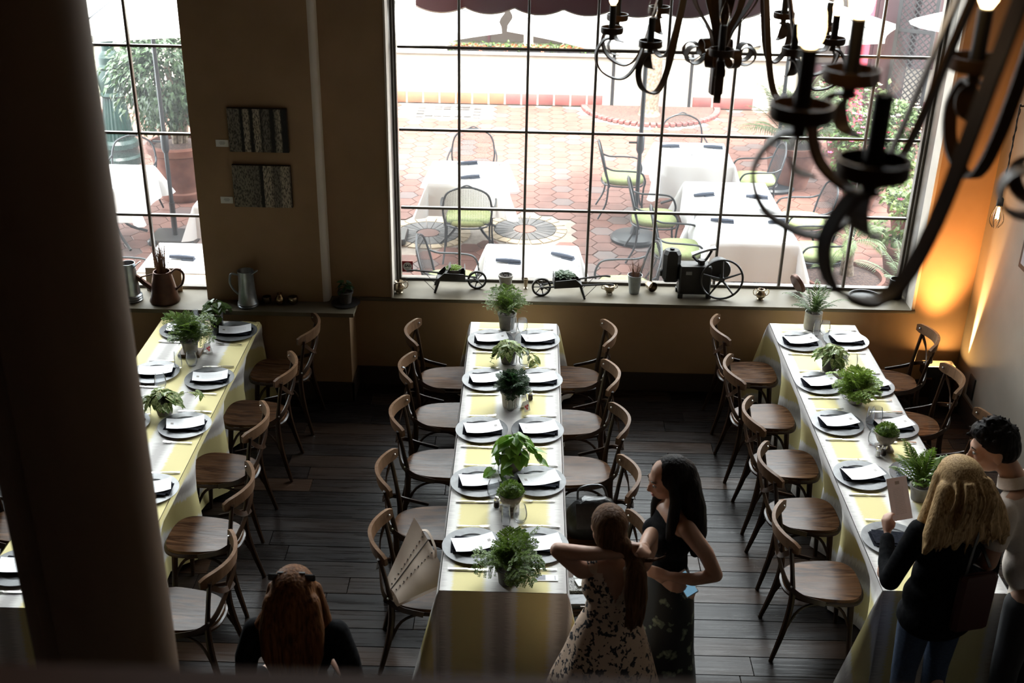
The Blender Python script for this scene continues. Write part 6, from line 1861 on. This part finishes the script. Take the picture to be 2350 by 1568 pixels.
mb = MB(); mb.ball((-.012, .03, 1.535), (.108, .090, .098), 18); mb.ball((-.04, .03, 1.49), (.085, .085, .09), 14)
capsule(mb, [V((-.09, .0, 1.47)), V((-.125, -.06, 1.42))], [.055, .04], 10)
capsule(mb, [V((-.13, -.06, 1.42)), V((-.165, -.075, 1.34)), V((-.165, -.085, 1.20)), V((-.155, -.09, 1.08)), V((-.15, -.09, 1.0))], [.036, .055, .060, .045, .014], 10)
locks(mb, (-.15, -.065, 1.36), (-.16, -.09, 1.0), .014, .008, 26, (.035, .05, .04, .06), 7, (-.02, -.01, 0))
locks(mb, (-.13, -.09, 1.41), (-.13, -.24, 1.42), .008, .003, 8, (.01, .02, .02, .02), 8, (0, 0, -.03))
hTb = hT.inverted()
fuse('hair', mb, M['hair_brown'], pb, .008, 3, cut=lambda c: (hTb @ c).x > .058 and abs((hTb @ c).y) < .06 and (hTb @ c).z < .07)
obj('ring', MB().tube([(.011 * math.cos(q * PI / 5), .011 * math.sin(q * PI / 5), 0) for q in range(10)], .0025, 5, closed=True, T=Matrix.Translation((-.135, -.105, 1.46))), M['silver'], pb)

# ---- blonde woman in black jacket reading the menu
pc = thing('person', 'blonde woman in black jacket and jeans, seen from behind, holding up a menu', 'person', (2.20, 4.97, 0), math.radians(104))
hT = head_T((.02, .015, 1.67), .25, .0, .0)
S = 1.06
mb = MB(); head_prims(mb, hT)
tb = MB(); torso_female(tb); mb.add([(x * 1.08, y * 1.1, z * S) for x, y, z in tb.v], tb.f)
capsule(mb, [V((.10, .27, 1.07)), V((.262, .175, 1.165))], [.036, .028], 10)
hand_prims(mb, (.288, .163, 1.18), (.55, -.1, .8), (-.4, .8, .2), -1, 1.0, .86)
legs(mb, .92, .09)
fuse('body', mb, M['skin_fair'], pc, .0088)
face_parts(pc, hT, M['skin_fair'])
mb = MB()
for c, r in (((-.005, 0, 1.40), (.10, .195, .09)), ((.0, 0, 1.28), (.125, .185, .16)), ((-.002, 0, 1.10), (.118, .165, .18)), ((-.02, 0, .98), (.155, .200, .15)), ((-.02, 0, .86), (.165, .212, .13))): mb.ball(c, r, 20)
for s in (-1, 1): mb.ball((-.065, s * .08, .93), (.105, .11, .13), 14)
capsule(mb, [V((-.01, .185, 1.40)), V((.0, .245, 1.24)), V((.03, .275, 1.08))], [.066, .058, .054], 12)
capsule(mb, [V((.03, .275, 1.08)), V((.15, .23, 1.10)), V((.257, .178, 1.165))], [.054, .047, .038], 12)
capsule(mb, [V((-.01, -.185, 1.40)), V((-.01, -.25, 1.24)), V((.0, -.275, 1.08))], [.066, .058, .054], 12)
capsule(mb, [V((.0, -.275, 1.08)), V((.12, -.22, 1.05)), V((.22, -.12, 1.08))], [.054, .046, .038], 12)
fuse('jacket', mb, M['black_cloth'], pc, .011)
mb = MB()
mb.ball((-.01, 0, .86), (.125, .172, .10), 18)
for s in (-1, 1): capsule(mb, [V((0, s * .092, .86)), V((.01, s * .095, .48)), V((-.01, s * .095, .10))], [.098, .068, .056], 12)
fuse('jeans', mb, M['denim'], pc, .011)
for s in (-1, 1): obj('shoe', MB().ball((.05, s * .095, .045), (.135, .048, .044), 12), M['shoe'], pc, smooth=60)
mb = MB()
mb.ball((.0, .015, 1.70), (.125, .112, .108), 18); mb.ball((-.05, .012, 1.64), (.105, .115, .12), 18)
for q in range(9):
    y = -.135 + q * .033
    capsule(mb, [V((-.05, .012 + y * .75, 1.66)), V((-.085, y * 1.15, 1.54)), V((-.11, y * 1.45, 1.44)), V((-.115, y * 1.65, 1.37 - .02 * math.cos(q * 2.4)))], [.055, .055, .048, .016], 10)
for s in (-1, 1): capsule(mb, [V((.04, .015 + s * .085, 1.69)), V((.02, s * .12, 1.57)), V((.0, s * .165, 1.45)), V((-.01, s * .20, 1.40))], [.035, .042, .04, .014], 10)
locks(mb, (-.08, 0, 1.56), (-.125, 0, 1.37), .012, .006, 60, (.04, .16, .05, .26), 5, (-.025, 0, 0))
locks(mb, (-.06, 0.01, 1.74), (-.115, 0, 1.50), .010, .008, 40, (.08, .09, .06, .17), 6, (-.045, 0, .03))
hTc = hT.inverted()
fuse('hair', mb, M['hair_blonde'], pc, .008, 2, cut=lambda c: (hTc @ c).x > .060 and abs((hTc @ c).y) < .06 and (hTc @ c).z < .075)
bgt = thing('shoulder_bag', 'dark maroon shoulder bag hanging at the back of the blonde woman', 'bag', (2.315, 4.80, .90), .25)
M['maroon'] = pmat('maroon_leather', (.045, .008, .006), .6)
obj('body', MB().box((0, 0, .16), (.21, .06, .34), bev=.02), M['maroon'], bgt)
obj('strap', MB().ribbon(bez([(-.08, 0, .32), (-.05, .02, .50), (.0, .06, .62), (.04, .12, .66), (.06, .18, .60), (.09, .2, .45), (.085, .04, .33)], 5), V((1, .3, 0)), .018, .004), M['leather'], bgt)
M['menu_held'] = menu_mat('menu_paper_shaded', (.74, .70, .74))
mh = MB(); mh.box((0, 0, 0), (.235, .112, .0012))
hm = bpy.data.objects.new('menu_card', mh.mesh('menu_card_held', M['menu_held'], 0)); COL.objects.link(hm)
tag(hm, 'raised menu card held upright by the blonde woman over the right table', 'menu')
ax = V((-.05, .10, .235)).normalized(); nn = V((.08, -.93, .38)); nn = (nn - ax * nn.dot(ax)).normalized(); sx_ = nn.cross(ax)
hm.matrix_world = Matrix(((ax.x, sx_.x, nn.x, 2.052), (ax.y, sx_.y, nn.y, 5.345), (ax.z, sx_.z, nn.z, 1.312), (0, 0, 0, 1)))

# ---- man leaning in beside her
pd_ = thing('person', 'dark-haired man in cream polo shirt, turned to the table beside the blonde woman', 'person', (2.735, 5.02, 0), math.radians(128))
hT = head_T((.36, .08, 1.69), .68, .22, 0)
mb = MB(); head_prims(mb, Matrix.Translation(hT.translation) @ hT.to_3x3().to_4x4() @ Matrix.Scale(1.16, 4), False)
capsule(mb, [V((.20, .02, 1.50)), V((.29, .045, 1.62))], [.066, .058], 12)
def lean(v): return V((v[0] + max(0, v[2] - .95) * .34, v[1] + max(0, v[2] - .95) * .03, v[2]))
for c, r in (((-.01, 0, 1.46), (.10, .205, .085)), ((.0, 0, 1.33), (.125, .185, .15)), ((0, 0, 1.13), (.115, .160, .17)), ((-.01, 0, .97), (.12, .165, .13))): mb.ball(lean(c), r, 18)
for s, e, w in ((1, (.14, .30, 1.20), (.32, .22, 1.12)), (-1, (.12, -.30, 1.20), (.26, -.22, 1.05))):
    sh = lean((-.01, s * .20, 1.45))
    capsule(mb, [sh, (sh + V(e)) / 2, V(e)], [.062, .053, .046], 12); capsule(mb, [V(e), (V(e) + V(w)) / 2, V(w)], [.046, .042, .031], 12)
    hand_prims(mb, w, (.9, -s * .3, -.25), (.2, 0, 1), s, .5, 1.08)
legs(mb, .95, .10)
fuse('body', mb, M['skin'], pd_, .009)
face_parts(pd_, Matrix.Translation(hT.translation) @ hT.to_3x3().to_4x4() @ Matrix.Scale(1.16, 4), M['skin'])
mb = MB()
for c, r in (((-.01, 0, 1.455), (.112, .212, .088)), ((.0, 0, 1.33), (.138, .196, .16)), ((0, 0, 1.13), (.128, .175, .18)), ((-.01, 0, .95), (.135, .178, .13))): mb.ball(lean(c), r, 20)
for s, e in ((1, (.14, .30, 1.20)), (-1, (.12, -.30, 1.20))):
    sh = lean((-.01, s * .20, 1.45)); capsule(mb, [sh, sh.lerp(V(e), .55)], [.075, .068], 12)
fuse('shirt', mb, M['shirt'], pd_, .011)
cb = MB()
cT = Matrix.Translation((.235, .03, 1.555)) @ Matrix.Rotation(.42, 4, 'Y')
cb.lathe([(.070, -.03), (.074, .025), (.080, .028), (.096, -.028), (.09, -.034), (.078, .0)], 28, cap=False, T=cT)
obj('collar', cb, M['shirt'], pd_, smooth=50)
mb = MB(); mb.ball((-.01, 0, .93), (.13, .172, .11), 18)
for s in (-1, 1): capsule(mb, [V((0, s * .10, .92)), V((.01, s * .105, .5)), V((-.01, s * .105, .09))], [.10, .075, .06], 12)
fuse('trousers', mb, M['trouser'], pd_, .012)
for s in (-1, 1): obj('shoe', MB().ball((.055, s * .105, .05), (.145, .052, .05), 12), M['shoe'], pd_, smooth=60)
mb = MB()
hT = Matrix.Translation(hT.translation) @ hT.to_3x3().to_4x4() @ Matrix.Scale(1.07, 4)
H = lambda p: hT @ V(p)
mb.ball((-.022, 0, .055), (.105, .092, .095), 18, T=hT); mb.ball((-.055, 0, .01), (.075, .086, .085), 16, T=hT); mb.ball((.035, 0, .105), (.065, .075, .045), 14, T=hT)
rh = random.Random(9)
for q in range(90):
    a = rh.uniform(0, 6.28); u = rh.uniform(.0, 1)
    d = V((math.cos(a) * u, math.sin(a) * u, math.sqrt(max(0, 1 - u * u)) + .1)).normalized()
    p = V((-.015, 0, .06)) + V((d.x * .10, d.y * .088, d.z * .088))
    mb.tube([H(p), H(p + d * .028 + V((.012, rh.uniform(-.01, .01), 0)))], [.010, .004], 5)
hTd = hT.inverted()
fuse('hair', mb, M['hair_black'], pd_, .007, 1, cut=lambda c: (hTd @ c).x > .055 and (hTd @ c).z < .062)

# ---- woman at the bottom edge, back of the head
pe = thing('person', 'woman with long auburn hair and black top, seen from behind at the bottom edge', 'person', (-.975, 4.10, 0), math.radians(90))
hT = head_T((.015, 0, 1.55), 0, .1, 0)
mb = MB(); head_prims(mb, hT); torso_female(mb); legs(mb, .88, .085)
for s in (-1, 1):
    capsule(mb, [V((-.01, s * .175, 1.35)), V((-.02, s * .225, 1.21)), V((.0, s * .245, 1.07))], [.052, .046, .040], 12)
    capsule(mb, [V((.0, s * .245, 1.07)), V((.10, s * .20, 1.0)), V((.21, s * .12, 1.0))], [.040, .035, .026], 12)
    hand_prims(mb, (.21, s * .12, 1.0), (.8, -s * .5, 0), (0, 0, 1), s, .5, .95)
fuse('body', mb, M['skin_fair'], pe, .009)
face_parts(pe, hT, M['skin_fair'])
mb = MB()
for c, r in (((-.005, 0, 1.33), (.092, .180, .088)), ((.0, 0, 1.22), (.112, .158, .15)), ((-.002, 0, 1.06), (.102, .135, .16)), ((-.01, 0, .93), (.126, .175, .13))): mb.ball(c, r, 18)
for s in (-1, 1): capsule(mb, [V((-.01, s * .178, 1.35)), V((-.02, s * .228, 1.21)), V((.0, s * .247, 1.07)), V((.10, s * .203, 1.0))], [.062, .055, .049, .042], 12)
fuse('top', mb, M['black_cloth'], pe, .010)
mb = MB(); mb.ball((-.01, 0, .88), (.122, .17, .11), 16)
for s in (-1, 1): capsule(mb, [V((0, s * .09, .87)), V((.01, s * .09, .48)), V((-.01, s * .09, .10))], [.095, .065, .052], 12)
fuse('trousers', mb, M['trouser'], pe, .012)
mb = MB()
mb.ball((.0, 0, 1.58), (.116, .100, .104), 18); mb.ball((-.04, 0, 1.52), (.095, .105, .12), 16)
for q in range(7):
    y = -.09 + q * .03
    capsule(mb, [V((-.05, y * .8, 1.54)), V((-.085, y * 1.0, 1.42)), V((-.105, y * 1.0, 1.30)), V((-.11, y * .9, 1.18))], [.055, .055, .048, .02], 10)
capsule(mb, [V((.03, -.09, 1.56)), V((.02, -.115, 1.44)), V((.0, -.13, 1.36)), V((.02, -.12, 1.25))], [.032, .036, .04, .012], 10)
capsule(mb, [V((.03, .09, 1.56)), V((.02, .115, 1.44)), V((-.02, .15, 1.39)), V((-.01, .18, 1.37))], [.032, .036, .034, .010], 10)
locks(mb, (-.07, 0, 1.46), (-.115, 0, 1.15), .012, .006, 34, (.05, .10, .04, .10), 15, (-.03, 0, 0))
hTe = hT.inverted()
fuse('hair', mb, M['hair_auburn'], pe, .008, 2, cut=lambda c: (hTe @ c).x > .060 and abs((hTe @ c).y) < .06 and (hTe @ c).z < .075)
gl_ = MB()
for s in (-1, 1): gl_.box((-.01, s * .078, 1.648), (.012, .05, .034), bev=.005)
gl_.box((-.01, 0, 1.672), (.008, .12, .008))
obj('sunglasses', gl_, M['candle'], pe)
